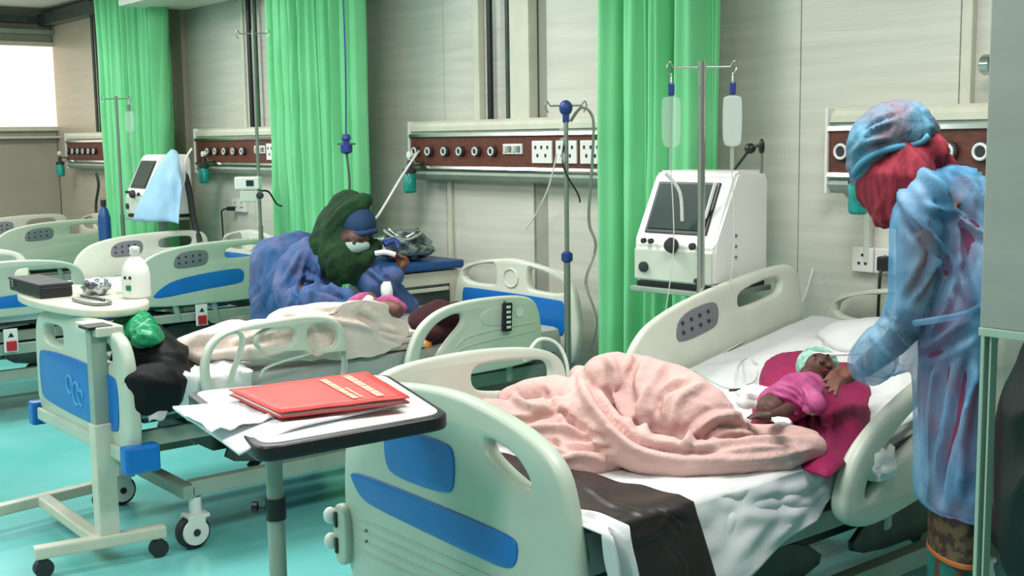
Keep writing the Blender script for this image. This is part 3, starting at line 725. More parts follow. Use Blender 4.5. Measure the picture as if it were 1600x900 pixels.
sheetpoly('paper_sheet', q4((330, 676), (430, 655), (400, 632), (275, 640), z=zt+.012), zt+.016, .003, PAPER, 'loose curled white sheet left of the red folder', 'paper', jit=.012)
B('pen', (0, 0, 0), (.001, .001, .001), BLK) if False else None
fo = thing('folder', 'red document folder with pale print lying on papers on the near table', 'folder', (0, 0, 0))
fq = q4((436, 648), (640, 624), (574, 584), (358, 612), z=zt+.03)
sheetpoly('folder_back', fq, zt+.024, .003, REDD, parent=fo, jit=.001)
sheetpoly('folder_pages', [p+(sum(fq, V())/4-p)*.03 for p in fq], zt+.028, .005, PAPER, parent=fo, jit=.001)
sheetpoly('folder_cover', fq, zt+.036, .003, REDM, parent=fo, jit=.0015)
A, Bq, Cq, D = fq
def fpt(s, t, z): p = (A*(1-s)+Bq*s)*(1-t)+(D*(1-s)+Cq*s)*t; p.z = z; return p
for s0, t0, t1_, wd in ((.60, .12, .90, .05), (.665, .12, .5, .02), (.78, .10, .92, .06)):
    k = 0; t = t0
    bm = bmesh.new()
    while t < t1_:
        dt = .04+.025*((k*7) % 3)
        c = [fpt(s0, t, zt+.0385), fpt(s0+wd, t, zt+.0385), fpt(s0+wd, t+dt*.8, zt+.0385), fpt(s0, t+dt*.8, zt+.0385)]
        vs = [bm.verts.new(p) for p in c]; bm.faces.new(vs); t += dt; k += 1
    thicken(bm, .0006)
    obj('printed_line', bm, RTXT, fo)
bmq = [fpt(0, .05, zt+.039), fpt(.98, .05, zt+.039), fpt(.98, .09, zt+.039), fpt(0, .09, zt+.039)]
# things on table 2
def onT2(u, v): return onz(u, v, ZT2+.002)
pb = [onT2(5, 467), onT2(122, 463), onT2(118, 448), onT2(8, 452)]
c_ = sum(pb, V())/4
bx_ = thing('instrument_case', 'long flat black case on the left end of the cream overbed table', 'case', (c_.x, c_.y, ZT2))
B('case_body', (0, 0, .024), (.40, .13, .046), BLK, bx_, .008); B('case_lid', (0, 0, .052), (.405, .135, .012), DGREY, bx_, .004)
B('case_clasp', (-.14, -.067, .035), (.02, .008, .03), STEEL, bx_, .002)
p = onT2(146, 458)
def crumple(name, c, s, m, label, cat, seed=0, amp=.3, sub=3, parent=None):
    bm = bmesh.new(); bmesh.ops.create_icosphere(bm, subdivisions=sub, radius=1)
    for v in bm.verts:
        n_ = v.co.copy(); h = 1+amp*noise.noise(n_*2.1+V((seed, 0, 0)))+amp*.6*(.5-abs(noise.noise(n_*4.3+V((0, seed, 0))))*2)
        v.co = V((n_.x*s[0], n_.y*s[1], n_.z*s[2]))*h
        if v.co.z < -s[2]*.8: v.co.z = -s[2]*.8
    o = obj(name, bm, m, parent, True); o.location = V(c)
    if label: tag(o, label, cat)
    return o
crumple('foil_wrapper', p+V((.03, 0, .03)), (.07, .05, .035), SILV, 'crumpled silver and black wrapper beside the black case', 'wrapper', 3, .5)
p = onT2(145, 472)
tr_ = thing('kidney_tray', 'shallow metal tray at the front edge of the cream overbed table', 'tray', (p.x, p.y, ZT2))
plate('tray_rim', [[(-.13, -.03), (-.12, .045), (.12, .05), (.135, -.02), (.09, -.045), (-.1, -.05)]], .012, STEEL, tr_, 'z', .008, .003)
B('instrument', (0, 0, .019), (.2, .008, .006), DGREY, tr_, .002, Matrix.Rotation(.1, 3, 'Z')); B('instrument', (.02, .02, .019), (.16, .008, .006), CHR, tr_, .002, Matrix.Rotation(-.15, 3, 'Z'))
p = onT2(214, 464)
bt = thing('spray_bottle', 'white plastic bottle with a green mark on the cream overbed table', 'bottle', (p.x, p.y, ZT2))
L('bottle_body', [(.05, 0), (.056, .008), (.056, .09), (.05, .12), (.034, .15), (.016, .165), (.014, .178)], PLW, bt)
L('bottle_cap', [(.018, .172), (.02, .176), (.02, .20), (.01, .206)], PLW, bt)
B('nozzle', (.02, -.01, .197), (.05, .016, .014), PLW, bt, .004)
for a in (-.2, .2): bm = bmesh.new(); ball(bm, (.056*math.cos(-1.0+a), .056*math.sin(-1.0+a), .085), (.006, .006, .007)); obj('printed_dot', bm, BLK, bt)
B('green_mark', (.056*math.cos(-.95), .056*math.sin(-.95), .045), (.02, .016, .02), LEAFG, bt, .003)
p = onT2(186, 462); 
tag(T('syringe', [(p.x-.07, p.y+.02, ZT2+.012), (p.x+.01, p.y+.10, ZT2+.012)], .008, PLW), 'white syringe lying left of the white bottle', 'syringe')

# ================================================================ DRIP STANDS
def stand(name, label, x, y, ztop, arms=.12, hooks=True, m=CHR, rot=0., clamp=None, pr_=.0105):
    t = thing(name, label, 'stand', (x, y, 0), rot)
    T('pole', [(0, 0, .08), (0, 0, ztop)], pr_, m, t, seg=10); T('lower_tube', [(0, 0, .08), (0, 0, 1.02)], .015, m, t, seg=12)
    for k in range(5):
        a = 2*PI*k/5; T('leg', [(0, 0, .09), (.13*math.cos(a), .13*math.sin(a), .07), (.26*math.cos(a), .26*math.sin(a), .05)], .01, m, t)
        L('wheel', [(.01, -.01), (.022, -.01), (.022, .01), (.01, .01)], BLK, t, (.26*math.cos(a), .26*math.sin(a), .022), 'y', 12)
    T('cross_arm', [(-arms, 0, ztop-.02), (arms, 0, ztop-.02)], .004, m, t)
    for s in (-1, 1): T('hook', [(s*arms, 0, ztop-.02), (s*(arms+.014), 0, ztop), (s*(arms+.022), 0, ztop-.025), (s*(arms+.008), 0, ztop-.05)], .0035, m, t, sm=4)
    if clamp: L('height_clamp', [(.014, -.025), (.026, -.015), (.026, .015), (.014, .025)], clamp, t, (0, 0, 1.0))
    return t
def drip(name, label, x, y, z, full=True, m=FLUID, cap=NAVY, group=None, L_=.16):
    t = thing(name, label, 'drip bag', (x, y, z), YR, group)
    T('hanger', [(0, 0, 0), (.0, 0, -.035)], .003, PLW, t); B('cap', (0, 0, -.055), (.022, .018, .045), cap, t, .005)
    plate('bag', [[(-.028, -.08), (-.034, -.10), (-.034, -.08-L_), (-.02, -.10-L_), (.02, -.10-L_), (.034, -.08-L_), (.034, -.10), (.028, -.08)]], .022 if full else .01, m, t, 'y', 0, .006)
    T('drip_chamber', [(0, 0, -.10-L_), (0, 0, -.18-L_)], .007, CLEAR, t); T('line', [(0, 0, -.18-L_), (.01, 0, -.45-L_), (-.02, .0, -.7-L_)], .0022, TUBE, t, sm=5, seg=5)
    return t
YR = math.radians(50)
s1 = ony(1097, 96, -.715)
s_1 = stand('drip_stand', 'chrome drip stand with two hanging bags in front of the big ventilator', s1.x, s1.y, s1.z, .10, rot=YR, pr_=.0135)
ca, sa = math.cos(YR), math.sin(YR)
drip('drip_bag', 'nearly empty drip set on the left hook, against the green curtain', s1.x-ca*.108, s1.y-sa*.108, s1.z-.04, False, CLEAR)
drip('drip_bag', 'full pale drip bag on the right hook, against the bare wall', s1.x+ca*.108, s1.y+sa*.108, s1.z-.04, True)
s2 = ony(884, 158, -.36)
st2 = stand('drip_stand', 'drip stand with navy clamp and coiled hose right of the middle service panel', s2.x, s2.y, s2.z, .07, rot=YR, clamp=NAVY, m=STEEL)
bm = bmesh.new(); ball(bm, (0, 0, s2.z-.03), (.03, .022, .035)); box(bm, (0, 0, s2.z-.07), (.03, .02, .05), bev=.005); obj('navy_head_clamp', bm, NAVY, st2, True)
c_ = onz(0, 0, 1) if False else None
p0 = V((s2.x, s2.y, s2.z-.03)); rX = V((ca, sa, 0))
wirep('breathing_hose', [p0+rX*.02+V((0, 0, -.06)), p0+rX*.07+V((0, 0, .0)), p0+rX*.12+V((0, 0, -.05)), p0+rX*.115+V((0, 0, -.25)), p0+rX*.10+V((0, 0, -.5)), p0+rX*.13+V((0, 0, -.62)), p0+rX*.085+V((0, 0, -.78)), p0+rX*.13+V((0, 0, -.95)), p0+rX*.105+V((0, 0, -1.1))], .0065, CHR, 'corrugated hose hanging in a wave from the navy-clamped drip stand', 'hose')
wirep('drip_line', [p0+V((0, 0, -.1)), p0+rX*.0+V((0, -.02, -.25)), p0+rX*.05+V((0, 0, -.38)), p0+rX*.06+V((0, 0, -.42))], .004, BLK, 'short black cable looped beside the navy clamp', 'cable')
for i, dz in enumerate((-.12, -.18, -.25)): 
    L('flow_valve', [(.01, -.02), (.018, -.01), (.018, .01), (.01, .02)], CLEAR, st2, (-.012, -.01, s2.z+dz))
s3 = ony(401, 200, -.5)
st3 = stand('drip_stand', 'drip stand carrying white pump boxes beside the left of the middle curtain', s3.x, s3.y, 2.2, .08, rot=YR, m=STEEL)
pm = thing('infusion_pump', 'white infusion pump clamped to the drip stand left of the middle curtain', 'pump', (s3.x, s3.y, 0), YR)
B('pump_body', (-.06, -.02, 1.285), (.15, .09, .075), PLW, pm, .008); B('pump_screen', (-.04, -.067, 1.285), (.045, .004, .035), SCREEN, pm, .001)
B('lower_body', (-.05, -.02, 1.205), (.11, .08, .07), PLA, pm, .008); L('pump_dial', [(.022, 0), (.022, -.014), (.012, -.018)], DGREY, pm, (.02, -.065, 1.21), 'y', 14)
s4 = ony(181, 150, -.62)
stand('drip_stand', 'leftmost drip stand against the left curtain', s4.x, s4.y, s4.z, .085, rot=YR, m=STEEL)
drip('drip_bag', 'small drip set hanging against the left curtain', s4.x+ca*.09, s4.y+sa*.09, s4.z-.03, False, CLEAR, GREY, L_=.13)
# hanging blue regulator before curtain 2
p = ony(541, 225, -.75)
rg = thing('flow_regulator', 'navy flow regulator hanging in front of the middle curtain', 'regulator', p)
L('regulator_body', [(.012, -.05), (.03, -.04), (.03, -.005), (.018, .005), (.018, .02), (.026, .025), (.022, .045), (.008, .05)], NAVY, rg)
T('hanging_line', [(0, 0, .04), (.0, .01, .4), (-.02, .02, .75)], .004, NAVY, rg, sm=4); B('bracket', (0, 0, -.0), (.16, .01, .01), DFRAME, rg, .002)
T('lower_line', [(0, 0, -.05), (.02, 0, -.2), (-.01, 0, -.38)], .006, DFRAME, rg, sm=5)

# suction jars at the left ends of the panels
def jar(x, label, y=-.17, z=1.31, s=1.0):
    t = thing('suction_jar', label, 'jar', (x, y, z))
    L('jar_body', [(.028*s, -.07*s), (.036*s, -.06*s), (.036*s, .03*s), (.03*s, .04*s)], JAR, t)
    L('jar_lid', [(.038*s, .04*s), (.038*s, .06*s), (.015*s, .07*s), (.01*s, .11*s)], DGREY, t)
    B('wall_bracket', (.01, .04, .10*s), (.05, .06, .02), CHR, t, .003)
    L('gauge', [(.02, 0), (.02, -.02), (.012, -.022)], PLW, t, (.02, .0, .14*s), 'y', 14)
    return t
for u, lab in ((1342, 'teal suction jar peeping out beside the red headscarf'), (640, 'teal suction jar at the left end of the middle service panel'), (319, 'teal suction jar at the left end of the panel between the two left curtains'), (95, 'teal suction jar at the farthest panel below the window corner')):
    q = ony(u, 270, -.17); jar(q.x, lab)
q = ony(648, 245, -.2); q2 = ony(592, 335, -.45)
wirep('suction_hose', [ony(655, 236, -.13), q, ony(625, 280, -.3), q2, ony(580, 345, -.6)], .007, PLW, 'white hose sloping down from the middle panel towards the bending nurse', 'hose')
wirep('drip_line', [ony(870, 240, -.15), ony(858, 290, -.12), ony(840, 330, -.08), ony(822, 358, -.06)], .004, PLW, 'thin pale line dangling below the middle service panel', 'line')

# ================================================================ VENTILATORS
def ventilator(label, loc, rz, s=1., drape=False):
    t = thing('ventilator', label, 'ventilator', loc, rz)
    # side profile (y toward front is -y): slanted face
    prof = [(-.17, 0), (-.17, .13), (-.155, .16), (-.04, .40), (-.02, .415), (.15, .415), (.17, .38), (.17, 0)]
    def body(name, x0, x1, m, prof):
        bm = bmesh.new(); a = [bm.verts.new((x0, y, z)) for y, z in prof]; b = [bm.verts.new((x1, y, z)) for y, z in prof]; n = len(prof)
        for i in range(n): bm.faces.new((a[i], a[(i+1) % n], b[(i+1) % n], b[i]))
        bm.faces.new(a); bm.faces.new(b[::-1])
        bmesh.ops.bevel(bm, geom=bm.edges[:], offset=.012, segments=2, affect='EDGES', clamp_overlap=True)
        return obj(name, bm, m, t)
    bd = body('housing', -.19, .19, PLW, [(y, z+.02) for y, z in prof])
    n_ = V((0, -.24, .115)).normalized(); up = V((0, .115, .24)).normalized()
    def face(cx, k, w_, h, d, m, name, par, bev=.003):
        c = V((cx, -.155, .18))+up*k+n_*d
        rot = Matrix((V((1, 0, 0)), up, V((1, 0, 0)).cross(up))).transposed()
        return B(name, c, (w_, h, .012), m, par, bev, rot)
    face(-.01, .13, .29, .21, .0, BLK, 'screen_bezel', bd); face(-.01, .132, .265, .185, .004, SCREEN, 'screen', bd)
    B('lower_panel', (0, -.172, .085), (.36, .012, .115), PLA, bd, .004)
    L('dial', [(.026, 0), (.03, -.012), (.022, -.03), (.01, -.032)], DGREY, bd, (.01, -.18, .165), 'y', 18)
    for x, z, r in ((-.13, .175, .01), (-.095, .175, .01), (.10, .165, .013), (-.13, .075, .02), (.12, .04, .009)): L('port', [(r, 0), (r, -.014), (r*.5, -.016)], DGREY, bd, (x, -.176, z), 'y', 12)
    for z in (.20, .16, .12): L('side_screw', [(.006, 0), (.006, .004)], GREY, bd, (.19, -.04, z), 'x', 8)
    B('base_plate', (0, 0, .008), (.36, .33, .02), BLK, t, .004)
    z0 = -loc[2]
    T('cart_column', [(0, .02, z0+.1), (0, .02, .0)], .035, FRAME, t, seg=12)
    B('cart_shelf', (0, 0, -.012), (.40, .36, .02), FRAME, t, .004)
    for a in range(4):
        an = PI/4+a*PI/2; T('cart_leg', [(0, .02, z0+.1), (.28*math.cos(an), .02+.28*math.sin(an), z0+.06)], .02, FRAME, t)
        L('wheel', [(.015, -.012), (.03, -.012), (.03, .012), (.015, .012)], DGREY, t, (.28*math.cos(an), .02+.28*math.sin(an), z0+.03), 'x', 12)
    return t
VC = V((-.287, -.50, .968))
ventilator('large white ventilator with dark slanted screen beside the nearest bed', (VC.x, VC.y, VC.z), math.radians(5))
p = V((VC.x, VC.y, VC.z))
arm = thing('hose_arm', 'jointed hose support arm with black clamp right of the ventilator', 'arm', (0, 0, 0))
a0 = ony(1140, 275, -.35); a1 = ony(1172, 232, -.35); a2 = ony(1190, 225, -.35); a3 = ony(1188, 385, -.35)
T('arm_link', [a0, a1], .006, DGREY, arm); T('arm_link', [a1, a2], .006, DGREY, arm); T('arm_post', [a2, a3], .007, STEEL, arm)
bm = bmesh.new(); ball(bm, a1, (.024, .02, .02)); ball(bm, a2+V((0, 0, -.01)), (.012, .012, .03)); obj('arm_clamp', bm, BLK, arm, True)
for i, c in enumerate(((1118, 285, 1105, 330, 1090, 380), (1040, 270, 1062, 300, 1066, 345))):
    pts = [deep(c[k], c[k+1], (p-CAM).dot(FW)-.235+.03*(k//2)) for k in (0, 2, 4)]
    wirep('breathing_hose', pts, .007, PLW, ['white hose crossing the right half of the ventilator screen', 'white hose curving over the left half of the ventilator screen'][i], 'hose')
VL = V((-4.93, -.95, 0)); q = deep(250, 338, (V((-5.3, -.45, 1.0))-CAM).dot(FW))
ventilator('distant ventilator under a pale blue drape beside the left curtain', (q.x, q.y, q.z), math.radians(-2))
dd = (q-CAM).dot(FW)
def lp(lst, d): return [deep(u, v, d) for u, v in lst]
def sheetmesh(name, rows, m, label, cat, th=.004, folds=.01, n=5, parent=None):
    """cloth through rows of control points"""
    R = [spline(r, n) for r in rows]; cols = list(zip(*R)); G = [spline(list(c), n) for c in cols]
    nu, nv = len(G)-1, len(G[0])-1
    def fn(s, t):
        i, j = round(s*nu), round(t*nv); q = V(G[i][j]); h = folds*N(q.x*22, q.y*22, q.z*7); return q-FW*h
    o = grid(name, fn, nu, nv, m, parent, th); 
    if label: tag(o, label, cat)
    return o
sheetmesh('drape', [lp([(262, 240), (270, 234), (278, 240), (280, 262)], dd-.28), lp([(240, 272), (256, 262), (272, 270), (284, 290)], dd-.32), lp([(222, 305), (245, 300), (268, 305), (281, 320)], dd-.32), lp([(207, 345), (232, 346), (262, 346), (280, 350)], dd-.3)], LBLUE, 'pale blue cloth draped over the distant ventilator', 'drape', folds=.03)
T('cart_trunk', [deep(284, 350, dd), deep(296, 375, dd)], .02, DGREY) if False else None
wirep('breathing_hose', lp([(286, 262), (296, 300), (302, 340), (312, 378)], dd-.1), .022, DGREY, 'dark corrugated hoses hanging right of the draped ventilator', 'hose')
wirep('breathing_hose', lp([(300, 232), (290, 250), (288, 280), (282, 300)], dd-.15), .008, PLW, 'pale hose arching from the drape towards the wall jar', 'hose')
q = ony(163, 345, -.75)
bc = thing('gas_cylinder', 'small blue cylinder standing left of the left curtain', 'cylinder', (q.x, q.y, 0))
L('cylinder_body', [(.03, 0), (.045, .01), (.045, 1.0), (.03, 1.06), (.015, 1.08)], TRAYB, bc); L('cylinder_valve', [(.015, 1.08), (.02, 1.09), (.02, 1.13)], DGREY, bc)
wirep('power_cable', [ony(150, 270, -.1), ony(154, 290, -.08), ony(150, 320, -.06), ony(152, 365, -.06)], .012, DFRAME, 'dark bracket and cable below the farthest service panel', 'cable')

# ================================================================ WALL SOCKETS
def sock(u, v, n, label, name='wall_socket', w_=.1):
    q = ony(u, v, .0); t = thing(name, label, 'socket', (q.x, 0, q.z))
    for k in range(n):
        p = B('socket_plate', (k*w_, -.008, 0), (w_-.006, .03, .095), PLW, t, .004)
        for dx, dz in ((-.015, -.014), (.015, -.014), (0, .018)): L('pin_hole', [(.006, 0), (.006, -.003)], DGREY, p, (k*w_+dx, -.0225, dz), 'y', 8)
    return t
sk = sock(1353, 405, 2, 'white double wall socket with a black plug above the nearest bed head')
q = ony(1381, 412, -.05)
pl = thing('power_plug', 'black plug in the socket beside the standing nurse', 'plug', (q.x, -.045, q.z))
B('plug_body', (0, 0, 0), (.04, .05, .055), BLK, pl, .008); T('plug_cord', [(0, -.02, -.02), (0, -.03, -.08), (-.01, -.02, -.3), (.0, -.02, -.5)], .006, BLK, pl, sm=5)
q = ony(1358, 320, -.01)
tag(B('conduit', (q.x, -.012, 1.19), (.028, .025, .3), PLA), 'short white conduit dropping to the double socket beside the nurse', 'conduit')
sk3 = sock(372, 320, 2, 'white wall sockets behind the white pump, left of the middle curtain')
q = ony(360, 326, -.05)
pl = thing('power_plug', 'black plug with looping cord below the left panel sockets', 'plug', (q.x, -.045, q.z))
B('plug_body', (0, 0, 0), (.05, .05, .03), BLK, pl, .008); T('plug_cord', [(-.02, -.02, 0), (-.09, -.03, -.02), (-.11, -.02, -.1), (-.1, -.02, -.35)], .006, BLK, pl, sm=6)
wirep('power_cable', [ony(408, 298, -.5), ony(420, 300, -.45), ony(432, 318, -.4), ony(440, 322, -.4)], .006, BLK, 'black cable curving from the white pump to the middle curtain', 'cable')
wirep('oxygen_line', [ony(1270, 420, -.02), ony(1258, 460, -.1), ony(1240, 490, -.2), ony(1228, 505, -.25)], .004, PLW, 'thin clear line dropping behind the near bed head', 'line')

# ================================================================ CABINET WITH BAG
q = onz(672, 402, .86)
cb = thing('bedside_cabinet', 'beige bedside cabinet behind the middle bed, with a blue top tray', 'cabinet', (-2.56, -.34, 0))
B('body', (0, 0, .44), (.42, .44, .80), CREAM, cb, .01)
d_ = B('drawer', (.0, -.223, .74), (.38, .016, .13), CREAM, cb, .005); B('handle', (0, -.236, .74), (.14, .014, .02), FRAME, d_, .004)
d_ = B('door', (.0, -.223, .40), (.38, .016, .48), CREAM, cb, .005); B('handle', (.14, -.236, .5), (.02, .014, .1), FRAME, d_, .004)
B('side_recess', (.212, .0, .72), (.006, .30, .10), DFRAME, cb, .002); B('side_handle', (.218, .0, .745), (.012, .28, .02), CREAM, cb, .003)
B('top_tray', (0, 0, .87), (.46, .48, .045), TRAYB, cb, .012)
for x in (-.17, .17):
    for y in (-.18, .18): L('wheel', [(.01, -.012), (.025, -.012), (.025, .012), (.01, .012)], DGREY, cb, (x, y, .025), 'x', 12)
crumple('equipment_bag', (-2.56, -.34, .965), (.17, .15, .085), GBAG, 'clear plastic bag full of grey tubing on the blue-topped cabinet', 'bag', 5, .22, 4)
for k, rr in enumerate((.10, .12, .09)):
    pts = [V((-2.52+rr*math.cos(a)*1.1, -.36+rr*.7*math.sin(a), 1.02+.02*math.sin(2*a)+.012*k)) for a in [i*2*PI/10 for i in range(11)]]
    wirep('tubing_coil', pts, .008, (DGREY, FRAME, CHR)[k], ('dark outer coil of tubing on the equipment bag', 'grey middle coil of tubing on the equipment bag', 'shiny inner coil of tubing on the equipment bag')[k], 'tube')

# ================================================================ BEDDING ON THE NEAREST BED
def bedz(yl, top=.66, back=math.radians(9.5)): return top+(math.tan(back)*(yl+1.15) if yl > -1.15 else 0)
def sheet_fn(s, t):
    # s along x (left tuck, top, right drape), t along y foot->head
    yl = -2.02+1.93*t; z = bedz(yl)+.006
    wx = s*1.42
    wob = .010*N(wx*5, yl*4, 1)+.006*N(wx*13, yl*9, 4)
    if wx < .12: return (B1.x+.012, B1.y+yl, z-.12+wx)
    if wx < 1.0:
        return (B1.x+.012+(wx-.12)*1.035, B1.y+yl, z+max(-.003, wob)+.003)
    d = wx-1.0; drop = .02+.03*N(yl*3, 9, 2)
    hang = min(1, max(.3, (1.02-abs(yl+1.45))/.9))
    k = max(0, min(1, (-yl-1.12)/.2)); lim = .06+k*(.06+.13*max(0, min(1, (-yl-1.25)/.5)))
    dd = d/.42*lim
    return (B1.x+.935+.20*dd*k+.03*math.sin(yl*11+d*4)*dd*2+.012*N(yl*8, d*9, 3), B1.y+yl, z-dd)
bs = grid('bed_sheet', sheet_fn, 120, 130, SHEET, None, .003)
creases(bs, [([(1285, 738), (1225, 765), (1130, 790)], 0.0155, 0.0040), ([(1205, 742), (1225, 790), (1262, 825)], 0.0138, 0.0035), ([(1110, 765), (1180, 780), (1285, 785)], 0.0155, -0.0040), ([(1250, 722), (1285, 755), (1300, 790)], 0.0138, 0.0035),
    ([(980, 748), (1040, 760), (1100, 770)], 0.0172, 0.0025), ([(1150, 800), (1200, 810), (1260, 800)], 0.0138, 0.0030), ([(1170, 745), (1150, 790), (1140, 840)], 0.0155, -0.0030),
    ([(1240, 525), (1300, 535), (1370, 535)], 0.0172, 0.0025), ([(1330, 500), (1370, 515), (1420, 520)], 0.0155, 0.0025), ([(1375, 560), (1410, 575), (1440, 570)], 0.0138, 0.0030), ([(1080, 575), (1130, 570), (1180, 560)], 0.0138, 0.0020), ([(1360, 650), (1380, 620), (1420, 600)], 0.0138, -0.0025)])
pw = crumple('pillow', (B1.x+.52, B1.y-.25, .825), (.34, .19, .055), SHEET, 'flat white pillow at the head of the nearest bed, beside the standing nurse', 'pillow', 9, .07, 4)
pw.rotation_euler = (math.radians(9.5), 0, 0)
tag(bs, 'wrinkled white sheet hanging over the side of the nearest bed', 'sheet')
# brown rubber sheet across the foot end, hanging over the side
def rub_fn(s, t):
    yl = -2.13+(.24+.05*s)*t+.03*s; wx = s*1.28
    z = .675
    x = .14+wx
    if x < .93: return (B1.x+x, B1.y+yl+.06*s, z+.010+.012*N(x*4, yl*5, 7)+.01*N(x*11, yl*9, 3))
    d = x-.93; return (B1.x+.965+.02*math.sin(yl*16)*min(1, d*3)+.16*d, B1.y+yl+.06*s+.10*d, z+.006-d)
rs_ = grid('rubber_sheet', rub_fn, 110, 40, RUBB, None, .004)
creases(rs_, [([(1085, 805), (1045, 800), (1035, 825), (985, 845)], .006, 0.0070), ([(1050, 805), (1065, 825)], .005, 0.0050), ([(920, 760), (960, 790), (1010, 800)], .010, 0.0050), ([(1040, 840), (1060, 870), (1070, 898)], .010, -0.0060)])
tag(rs_, 'dark brown rubber sheet across the foot of the nearest bed', 'rubber sheet')
# crumpled white sheet end by the footboard
def end_fn(s, t):
    yl = -2.125+.075*t+.012*math.sin(s*9); wx = s*.9; x = .45+wx; z = .685+.02*N(x*6, t*3, 8)
    if x < .95: return (B1.x+x, B1.y+yl, z)
    d = x-.95; return (B1.x+1.0+.02*math.sin(t*9+d*4)+.02*N(t*5, d*7, 2)+.10*d, B1.y+yl+.05*d, z-d)
tag(grid('draw_sheet', end_fn, 50, 16, SHEET, None, .003), 'white sheet end bunched between footboard and brown rubber sheet', 'sheet')
def zb(u, v, z): return onz(u, v, z)
# pink blanket
bm = bmesh.new()
def lump(pts, r, flat=1., fd=(0, 0, 1), seg=14, sm=5): tube(bm, pts, r, seg, sm, flat=flat, flatdir=fd, roundcap=True)
lump([zb(925, 618, .79), zb(975, 618, .80), zb(1040, 640, .79), zb(1100, 665, .76), zb(1150, 680, .73)], [.085, .13, .13, .11, .06], .95)
lump([zb(930, 590, .86), zb(960, 590, .87), zb(1010, 605, .84)], [.05, .075, .06])
lump([zb(905, 585, .84), zb(925, 640, .80), zb(970, 690, .74), zb(1040, 715, .71), zb(1130, 715, .71), zb(1220, 708, .705), zb(1270, 700, .70)], [.03, .05, .055, .05, .042, .045, .04])
lump([zb(1080, 695, .71), zb(1150, 690, .71), zb(1230, 690, .70), zb(1262, 690, .70)], [.04, .045, .045, .03])
lump([zb(800, 625, .76), zb(850, 612, .80), zb(890, 622, .80)], [.04, .05, .05])
lump([zb(745, 645, .72), zb(800, 655, .74), zb(870, 655, .76), zb(920, 650, .76)], [.04, .055, .06, .06])
lump([zb(840, 680, .72), zb(890, 690, .72), zb(950, 690, .72)], [.05, .06, .06])
lump([zb(862, 715, .69), zb(900, 722, .69), zb(960, 715, .69)], [.035, .045, .04])
lump([zb(760, 640, .70), zb(870, 680, .70), zb(960, 670, .72), zb(1060, 690, .71)], [.05, .1, .1, .08], .5)
pk = melt('pink_blanket', bm, PINK, None, .0075, 2, [(.010, 6, (1, 1, 1), True, (.25, 1, .5)), (.006, 16, (1, 1, 1), True, (.7, .6, .2))])
creases(pk, [([(935, 545), (960, 575), (965, 620), (985, 660)], .012, .022), ([(1000, 555), (985, 590), (990, 630)], .010, -.018), ([(1035, 570), (1020, 600), (1000, 640), (1010, 680)], .012, .018),
    ([(1075, 595), (1035, 615), (1025, 650)], .009, -.02), ([(1100, 600), (1060, 625), (1050, 670)], .012, .016), ([(1165, 650), (1120, 650), (1085, 675), (1070, 700)], .010, .024), ([(1175, 668), (1130, 665), (1100, 690)], .008, -.018),
    ([(905, 560), (912, 610), (945, 660), (990, 700), (1060, 722)], .012, .016), ([(925, 600), (950, 645), (1000, 690), (1070, 705), (1140, 705)], .009, -.022), ([(1110, 700), (1180, 690), (1240, 690)], .008, -.014),
    ([(1130, 720), (1200, 715), (1270, 700)], .008, .010), ([(760, 640), (800, 660), (850, 650)], .009, -.018), ([(800, 618), (830, 635), (880, 640)], .010, .018), ([(850, 610), (870, 640), (900, 660)], .008, -.018),
    ([(820, 670), (870, 668), (930, 680)], .009, .016), ([(860, 690), (900, 700), (960, 700)], .008, -.018), ([(880, 640), (905, 670), (960, 690)], .009, -.016), ([(870, 720), (910, 712), (950, 722)], .008, .014), ([(780, 655), (820, 680), (850, 700)], .008, -.014)])
tag(pk, 'rumpled pink blanket heaped on the nearest bed', 'blanket')
# maroon cloth under the baby
def disc(name, outline, z0, m, label, cat, h=.02, seed=0, slope=True):
    cx = sum((p for p in outline), V())/len(outline); O = []
    n = len(outline)
    for i in range(n*6):
        a = i/6; k = int(a); f = a-k; p0, p1, p2, p3 = (outline[(k+j-1) % n] for j in range(4))
        O.append(.5*((2*p1)+(p2-p0)*f+(2*p0-5*p1+4*p2-p3)*f*f+(3*p1-p0-3*p2+p3)*f**3))
    bm = bmesh.new(); rings = []
    for j in range(13):
        t = j/12; ring = []
        for p in O:
            q = cx+(p-cx)*t; yl = q.y-B1.y
            zz = (bedz(yl)+.012 if slope else z0)+(h*(1-t**3)+.018*N(q.x*9, q.y*9, seed)+.01*N(q.x*22, q.y*22, seed)) 
            ring.append(bm.verts.new((q.x, q.y, zz if t < 1 else zz-.008)))
        rings.append(ring)
    for a, b in zip(rings, rings[1:]):
        for i in range(len(O)): bm.faces.new((a[i], a[(i+1) % len(O)], b[(i+1) % len(O)], b[i]))
    bmesh.ops.remove_doubles(bm, verts=bm.verts[:], dist=1e-5)
    bmesh.ops.recalc_face_normals(bm, faces=bm.faces[:]); thicken(bm, .005)
    return tag(obj(name, bm, m, None, True), label, cat)
mc = [zb(u, v, .73) for u, v in ((1185, 590), (1205, 572), (1250, 570), (1300, 585), (1345, 595), (1362, 625), (1350, 665), (1315, 692), (1290, 705), (1240, 690), (1190, 680), (1165, 650))]
sw = disc('swaddling_cloth', mc, .7, MAROON, 'crimson cloth spread under the baby on the nearest bed', 'cloth', .03, 3)
creases(sw, [([(1190, 672), (1260, 660), (1340, 640)], .008, .014), ([(1250, 690), (1300, 670), (1350, 655)], .007, -.012), ([(1200, 590), (1230, 585), (1250, 575)], .007, .01), ([(1290, 700), (1310, 680), (1340, 670)], .006, .012)])
